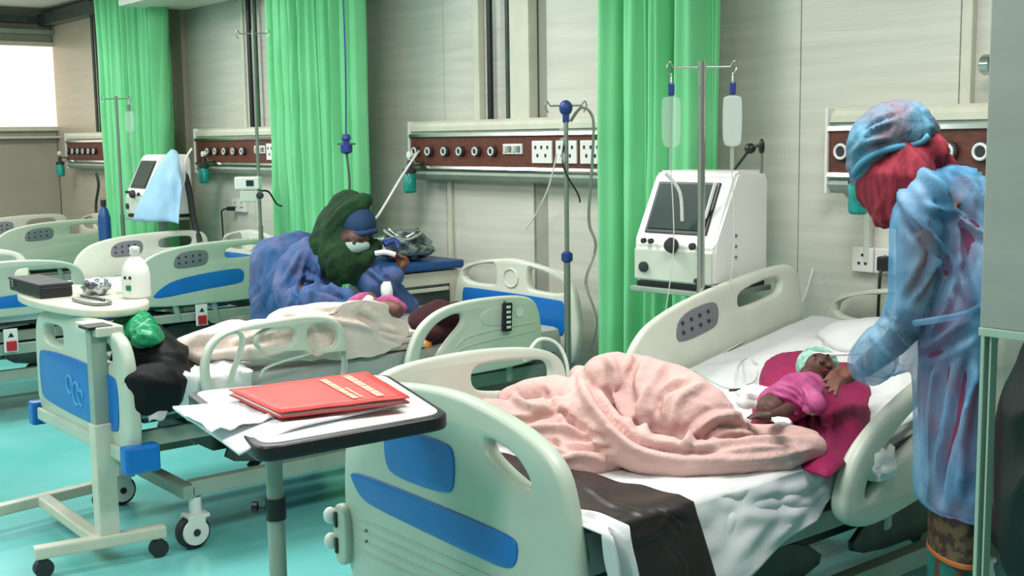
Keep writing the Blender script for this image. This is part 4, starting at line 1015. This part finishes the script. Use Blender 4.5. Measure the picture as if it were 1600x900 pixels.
# baby 1
ZB = .79
def baby_body(nm, head, chest, hip, hands, r, skin, parent):
    bm = bmesh.new()
    ball(bm, head, (r*.95, r*1.05, r*.95)); tube(bm, [head, chest, hip], [r*.45, r*.85, r*.8], 14, 5, roundcap=True)
    for h in hands:
        tube(bm, h, [r*.36, r*.28, r*.24][:len(h)], 8, 4, roundcap=True)
        d = (h[-1]-h[-2]).normalized(); sd = d.cross(V((0, 0, 1))).normalized()
        ball(bm, h[-1]+d*r*.15, (r*.26, r*.26, r*.16))
        for k in range(5):
            o = sd*((k-2)*r*.12); tube(bm, [h[-1]+d*r*.2+o, h[-1]+d*r*(.55-.07*abs(k-2))+o*1.3+V((0, 0, -r*.1))], r*.065, 6, 2, roundcap=True)
    return melt(nm, bm, skin, parent, .005 if r > .05 else .004, 2)
bb = thing('baby', 'baby in a magenta dress and pale green cap lying on the crimson cloth', 'person', (0, 0, 0))
hd = zb(1278, 580, .80); ch = zb(1245, 615, .775); hp = zb(1205, 640, .76)
baby_body('body', hd, ch, hp, [[zb(1232, 640, .78), zb(1208, 650, .79), zb(1186, 650, .79)], [zb(1262, 600, .79), zb(1280, 625, .78), zb(1272, 640, .77)]], .058, SKIND, bb)
fdir = (zb(1292, 600, .82)-hd).normalized()
bm = bmesh.new(); tube(bm, [zb(1268, 606, .785), zb(1246, 618, .785), zb(1222, 630, .77), zb(1206, 628, .75)], [.045, .066, .062, .045], 14, 5, roundcap=True)
tube(bm, [zb(1255, 612, .80), zb(1275, 632, .785)], [.035, .032], 10, 3, roundcap=True)
md = melt('magenta_dress', bm, MAG, bb, .005, 2, [(.006, 18, (1, 1, 1), True, (.6, .5, 0))])
creases(md, [([(1205, 615), (1235, 625), (1265, 645)], .005, .010), ([(1215, 600), (1245, 612), (1262, 640)], .004, -.008), ([(1240, 595), (1258, 610), (1270, 640)], .005, .009), ([(1200, 630), (1225, 640), (1250, 650)], .004, .008)])
bm = bmesh.new(); ball(bm, hd+V((-.012, .012, .014)), (.063, .064, .058)); 
cp = melt('cap', bm, PGRN, bb, .006, 1, [(.008, 40, (1, 1, 1), True)])
# face features facing up and toward the nurse
fc = hd+V((.030, -.030, .03))
bm = bmesh.new(); ball(bm, hd+V((.022, -.022, .018)), (.046, .046, .046)); ball(bm, hd+V((.052, -.05, .045)), (.009, .009, .009)); ball(bm, hd+V((.06, -.03, .03)), (.016, .014, .012)); obj('face', bm, SKIND, bb, True)
for k in (-1, 1): bm = bmesh.new(); ball(bm, hd+V((.045+k*.012, -.045+k*.016, .062)), (.006, .006, .004)); obj('eye', bm, HAIR, bb, True)
T('mouth', [hd+V((.062, -.062, .02)), hd+V((.07, -.045, .02))], .003, MAROON, bb, seg=6)
crumple('white_bib', zb(1180, 622, .765), (.055, .045, .035), CLOTHW, 'small white cloth bundle between the pink blanket and the baby', 'cloth', 6, .4)
crumple('white_wristband', zb(1222, 658, .80), (.03, .018, .01), CLOTHW, 'white bandage on the baby arm', 'bandage', 8, .3)
pts = [zb(1168+16*math.cos(a), 580+20*math.sin(a), .76) for a in [i*2*PI/12*.9 for i in range(13)]]
wirep('oxygen_tube', pts, .003, TUBE, 'clear tube curled in a ring left of the baby', 'tube')
wirep('feeding_tube', [zb(1085, 580, .73), zb(1110, 595, .735), zb(1140, 607, .745), zb(1200, 606, .78), zb(1240, 596, .82)], .003, PLG, 'thin tube running across the sheet to the baby', 'tube')
wirep('sensor_cable', [zb(1140, 610, .745), zb(1165, 608, .76), zb(1188, 606, .775)], .004, BLK, 'short black cable lead left of the baby', 'cable')
wirep('suction_tube', [zb(1270, 552, .86), zb(1300, 554, .86), zb(1345, 552, .86), zb(1375, 548, .84)], .005, CLOTHW, 'white tube with dark tip above the baby head', 'tube')
crumple('tissue', onx(1375, 725, .965), (.04, .05, .05), CLOTHW, 'crumpled white tissue stuffed in the slot of the near side rail', 'tissue', 12, .5)

# ================================================================ BEDDING ON THE MIDDLE BED
bm = bmesh.new()
lump([zb(300, 545, .745), zb(350, 535, .76), zb(420, 528, .77)], [.07, .09, .09], .8)
lump([zb(455, 515, .79), zb(540, 515, .79), zb(620, 520, .79), zb(668, 528, .76)], [.11, .12, .12, .09], .8)
lump([zb(300, 555, .72), zb(400, 545, .74), zb(520, 540, .75), zb(640, 535, .74)], [.06, .11, .13, .10], .6)
lump([zb(560, 535, .76), zb(620, 535, .77), zb(655, 540, .74)], [.10, .11, .08], .9)
lump([zb(440, 505, .80), zb(540, 502, .81), zb(620, 505, .81)], [.07, .09, .08], .8)
lump([zb(275, 552, .72), zb(300, 562, .70)], [.05, .07])
pk2 = melt('folded_blanket', bm, BEIGE, None, .011, 3, [(.02, 5, (1, 1, 1), True, (.3, 1, 0)), (.006, 16, (1, 1, 1), True, (.3, 1, 0))])
clampx(pk2, B2.x+.94)
creases(pk2, [([(300, 525), (360, 520), (430, 500)], .015, .02), ([(290, 545), (350, 540), (420, 530)], .015, -.02), ([(430, 490), (520, 500), (620, 520)], .015, .015), ([(560, 490), (600, 520), (650, 540)], .015, -.02), ([(620, 490), (660, 510), (680, 535)], .012, -.02), ([(460, 480), (480, 520), (500, 560)], .015, -.015)])
tag(pk2, 'bulky beige-pink blanket heaped on the middle bed', 'blanket')
for k in range(3):
    z = .675+.022*k; A_ = zb(548, 592-6*k, z); 
    o = B('striped_towel', (B2.x+.80, B2.y-1.05, .672+.024*k), (.2, .42-.03*k, .022), BEIGE if k % 2 == 0 else CLOTHW, None, .009, Matrix.Rotation(.1*k-.1, 3, 'Z'))
    tag(o, ('bottom folded towel', 'middle folded towel', 'top folded towel')[k]+' of the small stack between the side rails of the middle bed', 'towel')
bm = bmesh.new(); lump([zb(655, 505, .74), zb(685, 495, .77), zb(712, 490, .77)], [.06, .09, .06], .8); lump([zb(680, 525, .70), zb(705, 515, .70), zb(730, 500, .70)], [.05, .08, .06], .8)
tag(melt('dark_shawl', bm, DMAR, None, .010, 2, [(.025, 8, (1, 1, 1), True)]), 'dark maroon shawl on the middle bed behind its side rail', 'shawl')
tag(crumple('orange_packet', onx(664, 541, B2.x+.88), (.03, .03, .03), ORNG, None, None, 2, .3, 2), 'small orange packet behind the side rail of the middle bed', 'packet')
# baby 2
bb2 = thing('baby', 'small baby wrapped in pink and magenta in front of the bending nurse', 'person', (0, 0, 0))
h2 = zb(575, 470, .87); 
baby_body('body', h2, zb(600, 479, .85), zb(618, 484, .84), [[zb(592, 482, .85), zb(582, 485, .84)]], .04, SKIN, bb2)
bm = bmesh.new(); tube(bm, [zb(602, 478, .85), zb(618, 481, .84)], [.045, .045], 12, 4, roundcap=True); melt('magenta_wrap', bm, MAG, bb2, .008, 2, [(.01, 15, (1, 1, 1), True)])
bm = bmesh.new(); tube(bm, [zb(550, 474, .86), zb(566, 468, .88), zb(580, 467, .87)], [.025, .032, .025], 10, 4, roundcap=True); melt('pink_hood', bm, MAG, bb2, .007, 1)
bm = bmesh.new(); ball(bm, h2+V((.03, -.02, .005)), (.026, .03, .024)); obj('face_mask', bm, CLOTHW, bb2, True)
# black bag, green bag, white crumpled sheet at the foot of the middle bed
bm = bmesh.new()
lump([zb(215, 575, .66), zb(235, 560, .72), zb(255, 575, .70)], [.09, .13, .10]); lump([zb(225, 610, .66), zb(255, 600, .66), zb(285, 585, .66)], [.08, .09, .07])
tag(melt('black_bag', bm, BAGB, None, .011, 2, [(.03, 7, (1, 1, 1), True)]), 'slumped black bag at the foot of the middle bed', 'bag')
bm = bmesh.new(); lump([zb(195, 500, .86), zb(215, 510, .84), zb(230, 530, .82)], [.035, .055, .04])
lump([zb(188, 512, .83), zb(205, 530, .80)], [.03, .035])
tag(melt('green_bag', bm, BAGG, None, .007, 1, [(.03, 10, (1, 1, 1), True), (.012, 26, (1, 1, 1), True)]), 'green plastic bag stuffed beside the cream overbed table', 'bag')
def ws_fn(s, t):
    yl = -2.10+.42*t; wx = s*(.72+.10*N(t*6, 3, 1)); x = .35+wx; z = .69+.035*N(x*9, yl*9, 3)+.012*N(x*25, yl*25, 3)
    if x < .93: return (B2.x+x, B2.y+yl, z)
    d = x-.93; return (B2.x+.955+.02*N(yl*22, d*16, 5)+.03*math.sin(yl*20)*min(1, 4*d)+.02*N(yl*9, d*9, 1), B2.y+yl, z-d)
tag(grid('crumpled_sheet', ws_fn, 80, 60, SHEET, None, .003), 'crumpled grey-white sheet over the foot corner of the middle bed', 'sheet')
# remote pendant on bed 2 rail
q = onx(790, 495, B2.x+1.01)
rm = thing('bed_remote', 'black bed remote hooked over the side rail of the middle bed', 'remote', q)
B('remote_body', (0.01, 0, 0), (.02, .045, .125), BLK, rm, .005, Matrix.Rotation(-.05, 3, 'X'))
for k in range(5): B('button', (.022, 0, .045-.022*k), (.004, .022, .011), PLW, rm, .001)
T('hook', [(-.0, 0, .06), (-.03, 0, .075), (-.05, 0, .05)], .005, DGREY, rm, sm=3)
q = onx(812, 488, B2.x+1.006); tag(L('round_sticker', [(.022, 0), (.022, .002)], CLOTHW, None, (q.x, q.y, q.z), 'x', 16), 'white round sticker on the rail beside the black remote', 'sticker')

# ================================================================ STANDING NURSE
DN = 2.96
def n1(u, v, d=0.): return deep(u, v, DN+d)
nu = thing('person', 'person standing in sheer blue gown, red headscarf and bouffant cap, reaching to the baby', 'person', (1.17, -1.2, 0))
def keep(o, root):  # world-space mesh under a root that is not at the origin
    o.matrix_parent_inverse = Matrix.Translation(-V(root.location)); return o
def rings(bm, rows, seg=20, dd=.6):
    """stacked elliptical rings: (u, v, half width px, depth shift, depth ratio)"""
    R = []
    n = len(rows); rows2 = []
    for i in range(n-1):
        for k in range(4):
            t = k/4; rows2.append([rows[i][j]+(rows[i+1][j]-rows[i][j])*t for j in range(5)])
    rows2.append(list(rows[-1]))
    for u, v, hw, ds, rt_ in rows2:
        c = deep(u, v, dd+ds); w_ = hw/FPX*(dd+ds); ring = []
        for k in range(seg):
            a = 2*PI*k/seg; fwd = V((FW.x, FW.y, 0)).normalized()
            ring.append(bm.verts.new(c+RX*w_*math.cos(a)+fwd*w_*rt_*math.sin(a)))
        R.append(ring)
    for a, b in zip(R, R[1:]):
        for k in range(seg): bm.faces.new((a[k], a[(k+1) % seg], b[(k+1) % seg], b[k]))
    bm.faces.new(R[0][::-1]); bm.faces.new(R[-1])
def hand(bm, wrist, palm, tips, thumb, r=.0085):
    """palm lump plus five separately bent fingers"""
    d = (palm-wrist).normalized()
    tube(bm, [wrist-d*.03, wrist, palm], [.027, .026, .036], 10, 3, roundcap=True, flat=.62, flatdir=(0, 0, 1))
    for k, tp in enumerate(tips):
        side = (tips[-1]-tips[0]).normalized()*(k-1.5)*.0185
        base = palm+side+d*.02; mid = base*.5+tp*.5+V((0, 0, .014)); tube(bm, [palm+side*.8, base, mid, tp], [r*1.15, r*1.1, r, r*.8], 8, 3, roundcap=True)
    tube(bm, [wrist*.5+palm*.5, thumb[0], thumb[1]], [r*1.4, r*1.25, r], 8, 3, roundcap=True)
# body
bm = bmesh.new()
head = n1(1400, 255, .0)
ball(bm, n1(1400, 258, .02), (.055, .06, .075))
tube(bm, [head+V((.02, 0, -.02)), n1(1445, 300), n1(1478, 330)], [.055, .058, .09], 12, 4)
rings(bm, [(1490, 305, 48, 0, .8), (1488, 340, 56, 0, .9), (1484, 420, 48, 0, 1.2), (1486, 520, 38, 0, 1.2), (1488, 570, 36, 0, 1.3), (1488, 640, 30, 0, 1.3)], 18, DN)
for s in (-1, 1):
    fh = V((FW.x, FW.y, 0)).normalized()
    hp_ = n1(1488, 620)+fh*.045*s; kn = n1(1488, 860)+fh*.045*s; an = V((kn.x, kn.y, .09)); tube(bm, [hp_, kn, an], [.045, .034, .03], 12, 5, roundcap=True)
    fwd = V((-.6, -.75, 0)).normalized(); tube(bm, [an+V((0, 0, -.045)), an+fwd*.07+V((0, 0, -.055)), an+fwd*.16+V((0, 0, -.065))], [.036, .034, .024], 10, 3, roundcap=True)
# right arm reaching to the baby
sh = n1(1442, 315, -.05); el = n1(1432, 490, -.02); wr = n1(1352, 573, .18)
pal = zb(1322, 588, .845)
wr = zb(1350, 575, .86)
tube(bm, [sh, el, wr], [.042, .038, .03], 12, 5)
hand(bm, wr, pal, [zb(1288, 596, .84), zb(1290, 605, .835), zb(1296, 613, .83), zb(1305, 618, .83)], [zb(1318, 576, .865), zb(1300, 582, .86)])
# left arm hanging
sh2 = n1(1530, 315, .05); el2 = n1(1522, 470, -.02); wr2 = n1(1522, 560, -.06); pal2 = n1(1524, 582, -.07)
tube(bm, [sh2, el2, wr2], [.042, .036, .027], 12, 5)
hand(bm, wr2, pal2, [n1(1512, 612, -.09), n1(1518, 622, -.08), n1(1525, 626, -.07), n1(1532, 618, -.06)], [n1(1510, 585, -.1), n1(1507, 603, -.11)])
keep(melt('body', bm, SKIN, nu, .0065, 2), nu)
bm = bmesh.new()  # dress under the gown
rings(bm, [(1486, 278, 48, 0, .6), (1490, 310, 62, 0, .7), (1487, 400, 58, 0, 1.2), (1487, 520, 48, 0, 1.6), (1488, 640, 42, 0, 2.0), (1488, 760, 38, 0, 2.1), (1490, 800, 35, 0, 2.1)], 20, DN)
tube(bm, [sh, el], [.062, .05], 12, 5, roundcap=True); tube(bm, [sh2, el2], [.062, .05], 12, 5, roundcap=True)
keep(melt('dress', bm, DRESS, nu, .011, 3, [(.012, 9, (1.4, 1.4, .4))]), nu)
bm = bmesh.new(); rings(bm, [(1489, 770, 33, 0, 2.1), (1490, 840, 33, 0, 2.1), (1490, 862, 34, 0, 2.1)], 24, DN)
keep(obj('dress_border', bm, HEM, nu, True), nu)
bm = bmesh.new(); rings(bm, [(1490, 858, 34.5, 0, 2.1), (1490, 866, 34.5, 0, 2.1)], 24, DN); keep(obj('border_trim', bm, GOLD, nu, True), nu)
bm = bmesh.new(); 
for s in (-1, 1):
    a_ = n1(1488, 830)+V((FW.x, FW.y, 0)).normalized()*.045*s; tube(bm, [a_, V((a_.x, a_.y, .35)), V((a_.x, a_.y, .10))], [.036, .044, .042], 14, 5)
keep(melt('trousers', bm, TEALC, nu, .012, 2, [(.01, 9, (1.4, 1.4, .4), True)]), nu)
bm = bmesh.new()  # sheer gown
rings(bm, [(1468, 258, 34, 0, .6), (1478, 275, 62, 0, .65), (1484, 305, 80, 0, .7), (1484, 350, 78, 0, .75), (1482, 420, 70, 0, 1.1), (1484, 500, 58, 0, 1.5), (1486, 560, 52, 0, 1.8), (1487, 650, 47, 0, 2.1), (1487, 740, 44, 0, 2.3), (1487, 788, 43, 0, 2.4)], 24, DN)
tube(bm, [sh+V((0, 0, .01)), n1(1436, 400, -.06), n1(1432, 480, -.04)], [.07, .066, .066], 14, 5, roundcap=True)
tube(bm, [n1(1432, 470, -.04), n1(1418, 520, .04), n1(1385, 548, .12), wr+(n1(1385, 548, .12)-wr)*.25], [.068, .074, .066, .056], 14, 5)
tube(bm, [sh2, n1(1530, 400, -.06), n1(1522, 480, -.1), n1(1520, 555, -.09)], [.07, .06, .055, .045], 14, 5)
keep(melt('sheer_gown', bm, GOWN, nu, .0095, 3, [(.012, 6, (1, 1, 1), True, (.25, 0, 1)), (.005, 20, (1, 1, 1), True, (.2, 0, 1))]), nu)
gw = [o for o in nu.children if o.name.startswith('sheer_gown')][0]
creases(gw, [([(1405, 300), (1430, 345), (1465, 385), (1490, 420)], .010, .022), ([(1440, 265), (1470, 300), (1490, 350), (1500, 420), (1520, 480)], .012, .026),
    ([(1480, 262), (1515, 285), (1545, 330)], .008, .016), ([(1500, 258), (1530, 275), (1552, 300)], .006, .012), ([(1450, 320), (1500, 345), (1550, 380)], .009, .02),
    ([(1420, 350), (1455, 400), (1420, 470)], .010, -.02), ([(1470, 395), (1445, 440), (1425, 470)], .007, .018), ([(1490, 400), (1470, 450), (1445, 520)], .008, -.02),
    ([(1495, 430), (1480, 480), (1450, 530)], .007, .016), ([(1440, 545), (1475, 525), (1510, 500)], .007, .016), ([(1440, 560), (1480, 545), (1520, 520)], .008, -.016),
    ([(1385, 495), (1400, 530), (1430, 560)], .009, -.02), ([(1360, 520), (1385, 550), (1420, 570)], .007, .014), ([(1372, 505), (1410, 515), (1430, 540)], .006, .012),
    ([(1515, 560), (1495, 640), (1475, 720), (1470, 785)], .010, -.022), ([(1525, 580), (1508, 660), (1500, 785)], .009, .018), ([(1465, 570), (1455, 650), (1453, 780)], .010, .018),
    ([(1480, 560), (1470, 640), (1460, 700)], .008, -.016)])
bm = bmesh.new()  # belt tie
tube(bm, [n1(1428, 505, -.1), n1(1460, 500, -.14), n1(1510, 490, -.14), n1(1545, 470, -.08)], .008, 6, 4)
keep(obj('gown_tie', bm, GOWN, nu, True), nu)
bm = bmesh.new()  # red scarf
tube(bm, [n1(1415, 248, .0), n1(1405, 285, -.01), n1(1403, 325, -.01), n1(1408, 348, .0)], [.07, .088, .064, .028], 18, 5, roundcap=True)
tube(bm, [n1(1400, 275, .03), n1(1435, 262, .03), n1(1464, 262, .05)], [.075, .068, .045], 14, 4, roundcap=True)
tube(bm, [n1(1366, 262, .02), n1(1368, 300, .02), n1(1390, 335, .0)], [.04, .045, .04], 14, 4, roundcap=True)
ball(bm, n1(1408, 240, .02), (.085, .085, .065)); tube(bm, [n1(1380, 250, .0), n1(1440, 240, .0)], [.05, .06], 14, 4, roundcap=True)
keep(melt('headscarf', bm, REDS, nu, .007, 2, [(.010, 13, (1, 1, 1), True, (.1, 0, 1)), (.004, 36, (1, 1, 1), True, (.2, 0, 1))]), nu)
bm = bmesh.new()  # bouffant cap
tube(bm, [n1(1347, 255, .01), n1(1362, 224, .0), n1(1392, 206, 0), n1(1420, 202, .0), n1(1438, 206, .02)], [.038, .062, .075, .07, .045], 18, 5, roundcap=True)
tube(bm, [n1(1345, 262, .02), n1(1342, 280, .03)], [.032, .022], 12, 3, roundcap=True)
keep(melt('bouffant_cap', bm, CAP, nu, .007, 2, [(.006, 30, (1, 1, .5), True), (.003, 70, (1, 1, .4), True)]), nu)
cpo = [o for o in nu.children if o.name.startswith('bouffant_cap')][0]
creases(cpo, [([(1330, 240), (1352, 222), (1385, 215)], .006, .010), ([(1335, 255), (1360, 232), (1400, 222)], .005, -.008), ([(1340, 225), (1365, 200), (1395, 190)], .006, .009), ([(1350, 205), (1380, 185), (1400, 180)], .005, -.008), ([(1445, 185), (1452, 205), (1440, 225)], .006, .01)])
bm = bmesh.new(); bp_ = snap(cpo, [(1334, 272), (1345, 256), (1362, 243), (1380, 235), (1400, 230), (1420, 227), (1438, 222), (1452, 212)], .0); tube(bm, bp_, .009, 8, 3, flat=1.0); keep(obj('cap_band', bm, mat('cap_blue_band', (70, 140, 170), .7), nu, True), nu)
bm = bmesh.new(); tube(bm, [n1(1352, 285, .05), n1(1344, 300, .05), n1(1345, 312, .05)], [.035, .032, .02], 12, 3, roundcap=True); keep(melt('face_mask', bm, TEALM, nu, .006, 1), nu)
bm = bmesh.new(); ball(bm, n1(1349, 272, .035), (.012, .012, .012)); keep(obj('nose', bm, SKIN, nu, True), nu)
for s in (0, 1): bm = bmesh.new(); ball(bm, n1(1346+s*2, 262, .03+s*.06), (.01, .01, .007)); keep(obj('eye', bm, HAIR, nu, True), nu)

# ================================================================ BENDING NURSE
D2 = 6.0
def n2(u, v, d=0.): return deep(u, v, D2+d)
r2 = n2(470, 470, .35); hipz = V((r2.x-.12, r2.y, .88))
ng = thing('person', 'person in dark green headscarf, mask and blue gown bending over the middle bed', 'person', (hipz.x, hipz.y, 0))
bm = bmesh.new()
hd2 = n2(548, 368)
ball(bm, hd2, (.085, .085, .115))
chst = n2(508, 425, .12)
tube(bm, [hd2+V((0, 0, -.03)), n2(530, 400, .06), chst], [.055, .055, .09], 12, 4)
tube(bm, [chst, n2(485, 455, .25), hipz], [.10, .11, .12], 14, 5, roundcap=True)
for s in (-1, 1):
    o = V((.2, .98, 0))*.09*s; a = V((hipz.x, hipz.y, 0))+o
    tube(bm, [hipz+o, V((a.x+.02, a.y, .47)), V((a.x, a.y, .09))], [.09, .06, .04], 12, 5, roundcap=True)
    tube(bm, [V((a.x, a.y, .045)), V((a.x+.15, a.y, .03))], [.036, .026], 10, 3, roundcap=True)
shR = n2(560, 412, .1); elR = n2(590, 445, -.05); wrR = n2(622, 425, -.05); paR = n2(627, 416, -.05)
shL = n2(455, 440, .05); elL = n2(478, 468, -.2); wrL = n2(545, 470, -.3); paL = n2(560, 470, -.3)
tube(bm, [shR, elR, wrR], [.04, .036, .027], 10, 5); tube(bm, [shL, elL, wrL], [.04, .036, .027], 10, 5)
hand(bm, wrR, paR, [n2(612, 402, -.06), n2(616, 398, -.07), n2(622, 398, -.08), n2(628, 402, -.08)], [n2(636, 412, -.06), n2(630, 400, -.05)], .01)
hand(bm, wrL, paL, [n2(578, 472, -.33), n2(577, 476, -.36), n2(574, 479, -.38), n2(570, 480, -.4)], [n2(560, 462, -.3), n2(572, 463, -.3)], .01)
keep(melt('body', bm, SKIN, ng, .009, 2), ng)
bm = bmesh.new()
tube(bm, [n2(515, 400, .08), n2(490, 430, .15), n2(470, 465, .28), V((hipz.x, hipz.y, .90)), V((hipz.x, hipz.y, .45))], [.12, .17, .18, .2, .2], 18, 5, roundcap=True)
tube(bm, [n2(480, 400, .05), n2(452, 440, .02), n2(458, 478, -.1)], [.09, .085, .08], 14, 4, roundcap=True)
tube(bm, [n2(458, 470, -.1), n2(500, 468, -.25), n2(540, 468, -.3)], [.08, .07, .05], 12, 4, roundcap=True)
tube(bm, [n2(555, 405, .08), n2(588, 440, -.03), n2(614, 428, -.05)], [.08, .075, .05], 12, 4, roundcap=True)
tube(bm, [n2(575, 440, .05), n2(610, 462, .05), n2(640, 476, .08)], [.07, .07, .05], 12, 4, roundcap=True)
keep(melt('blue_gown', bm, GOWN2, ng, .012, 2, [(.018, 5, (1, 1, 1), True, (.3, .2, 1)), (.010, 14, (1, 1, 1), True, (.6, .2, 1))]), ng)
creases([o for o in ng.children if o.name.startswith('blue_gown')][0], [([(470, 395), (450, 430), (435, 465)], .014, .03), ([(485, 400), (475, 440), (462, 470)], .014, -.03), ([(500, 410), (498, 440), (485, 465)], .012, .03),
    ([(470, 430), (500, 440), (530, 455)], .012, .03), ([(480, 450), (510, 455), (540, 470)], .010, -.025), ([(575, 420), (600, 440), (640, 470)], .012, .025), ([(590, 420), (605, 435), (615, 455)], .010, -.02)])
bm = bmesh.new()
tube(bm, [n2(543, 334, .03), n2(538, 375, .03), n2(543, 408, -.02), n2(555, 420, .0)], [.115, .135, .13, .085], 18, 5, roundcap=True)
tube(bm, [n2(520, 345, .05), n2(512, 385, .04), n2(520, 415, .03)], [.08, .09, .06], 14, 4, roundcap=True)
tube(bm, [n2(512, 385, -.03), n2(522, 355, -.075), n2(545, 328, -.085), n2(570, 316, -.03)], [.04, .036, .036, .04], 12, 5, roundcap=True)
tube(bm, [n2(520, 392, -.07), n2(540, 408, -.10), n2(572, 405, -.08), n2(586, 385, -.03)], [.035, .035, .035, .03], 12, 5, roundcap=True)
sc = melt('headscarf', bm, GRNS, ng, .010, 2, [(.018, 8, (1, 1, 1), True, (.4, .2, 1)), (.006, 22, (1, 1, 1), True, (.4, .2, 1))]); keep(sc, ng)
# face: forward part outside the scarf
fd = (CAM-hd2); fd.z = 0; fd.normalize(); fx = V((-fd.y, fd.x, 0))
f0 = n2(553, 366, -.135)
bm = bmesh.new(); ball(bm, n2(553, 375, -.06), (.078, .078, .07)); keep(obj('face', bm, SKIND, ng, True), ng)
bm = bmesh.new(); ball(bm, n2(561, 350, -.04), (.088, .088, .088)); tube(bm, [n2(528, 368, -.075), n2(550, 366, -.112), n2(572, 364, -.112), n2(588, 360, -.08)], .014, 8, 5); keep(obj('surgical_cap', bm, CAPB, ng, True), ng)
bm = bmesh.new(); tube(bm, [n2(534, 384, -.085), n2(551, 386, -.112), n2(570, 384, -.085)], [.028, .036, .026], 12, 4, roundcap=True); keep(obj('face_mask', bm, MASK, ng, True), ng)
for s in (-1, 1): bm = bmesh.new(); ball(bm, n2(553+s*10, 374, -.128), (.011, .011, .006)); keep(obj('eye', bm, HAIR, ng, True), ng)
bm = bmesh.new(); tube(bm, [n2(554, 373, -.128), n2(553, 379, -.142)], [.006, .009], 8, 2, roundcap=True); keep(obj('nose', bm, SKIND, ng, True), ng)
# thing held: syringe/resuscitator
hb = thing('resuscitation_mask', 'white and navy hand device held up by the bending nurse', 'device', (0, 0, 0))
T('white_tube', [n2(586, 396, -.12), n2(602, 394, -.12), n2(618, 398, -.12)], .013, PLW, hb, sm=3); T('navy_tube', [n2(600, 382, -.1), n2(616, 376, -.08), n2(622, 388, -.08)], .018, NAVY, hb, sm=3)
crumple('folded_wipe', n2(605, 455, -.18), (.03, .03, .05), CLOTHW, 'white folded wipe standing between the baby and the nurse sleeve', 'wipe', 4, .3, 2)

# ================================================================ PARTITION AT THE RIGHT EDGE
PX, PYY = onx(1549, 300, 1.62).x, onx(1549, 300, 1.62).y
zt_ = onx(1545, 508, 1.62).z
pt = tag(B('partition_frame', (PX+.5, PYY, 2.0), (1.0, .05, 1.58), PILL, None, .003), kind='structure'); pt.name = 'wall_partition'
pt.location = (0, 0, 0)
zc_ = zt_; 
for v in pt.data.vertices:
    if v.co.z < 2: v.co.z = zc_+(v.co.z-1.21)
B('bottom_rail', (PX+.5, PYY, zc_-.008), (1.0, .06, .016), GEDGE, pt, .002)
B('glass_edge_post', (PX-.001, PYY, zc_/2), (.008, .022, zc_), GEDGE, pt, .002)
B('edge_post', (PX+.016, PYY, zc_/2), (.004, .024, zc_), GEDGE, pt, .001)
B('glass_pane', (PX+.52, PYY, zc_/2), (.96, .01, zc_-.02), GLASS, pt, .001)
# black clothing bag hanging behind the glass
bm = bmesh.new()
g0 = V((PX+.10, PYY+.31, 0))
tube(bm, [g0+V((0, 0, 1.0)), g0+V((0, 0, .8)), g0+V((0, 0, .66)), g0+V((0, .0, .56))], [.19, .22, .21, .15], 18, 5, roundcap=True)
tube(bm, [g0+V((-.08, 0, .95)), g0+V((-.10, 0, .75)), g0+V((-.06, 0, .6))], [.12, .13, .1], 14, 4, roundcap=True)
tag(melt('black_sack', bm, BAGB, None, .012, 2, [(.03, 6, (1, 1, 1), True)]), 'big black sack on a stool behind the glass at the right edge', 'sack')
st = thing('stool', 'brown round stool carrying the black sack behind the glass', 'stool', (g0.x, g0.y, 0))
L('seat', [(.17, .455), (.18, .465), (.18, .49), (.16, .50)], HEM, st, seg=24)
for k in range(4):
    a = PI/4+k*PI/2; T('leg', [(.12*math.cos(a), .12*math.sin(a), .455), (.15*math.cos(a), .15*math.sin(a), 0)], .012, STEEL, st)

# ================================================================ GROUPS OF REPEATS
GR = {'hospital_bed': 'hospital beds standing head to the back wall', 'service_panel': 'bed-head service panels along the back wall', 'curtain': 'green curtains between the beds',
      'drip_stand': 'drip stands beside the beds', 'drip_bag': 'drip bags on the stands', 'wall_pipe': 'riser pipes above the service panels', 'conduit': 'slim conduits on the back wall',
      'ventilator': 'ventilators beside the beds', 'suction_jar': 'teal suction jars under the service panels', 'overbed_table': 'overbed tables', 'paper_sheet': 'loose papers on the near table',
      'striped_towel': 'folded towels on the middle bed', 'tubing_coil': 'coils of tubing on the equipment bag', 'power_plug': 'black plugs in the wall sockets', 'wall_socket': 'wall sockets',
      'breathing_hose': 'breathing hoses'}
for o in COL.objects:
    if o.parent is None and 'label' in o and 'group' not in o:
        k = o.name.split('.')[0]
        if k in GR: o['group'] = GR[k]
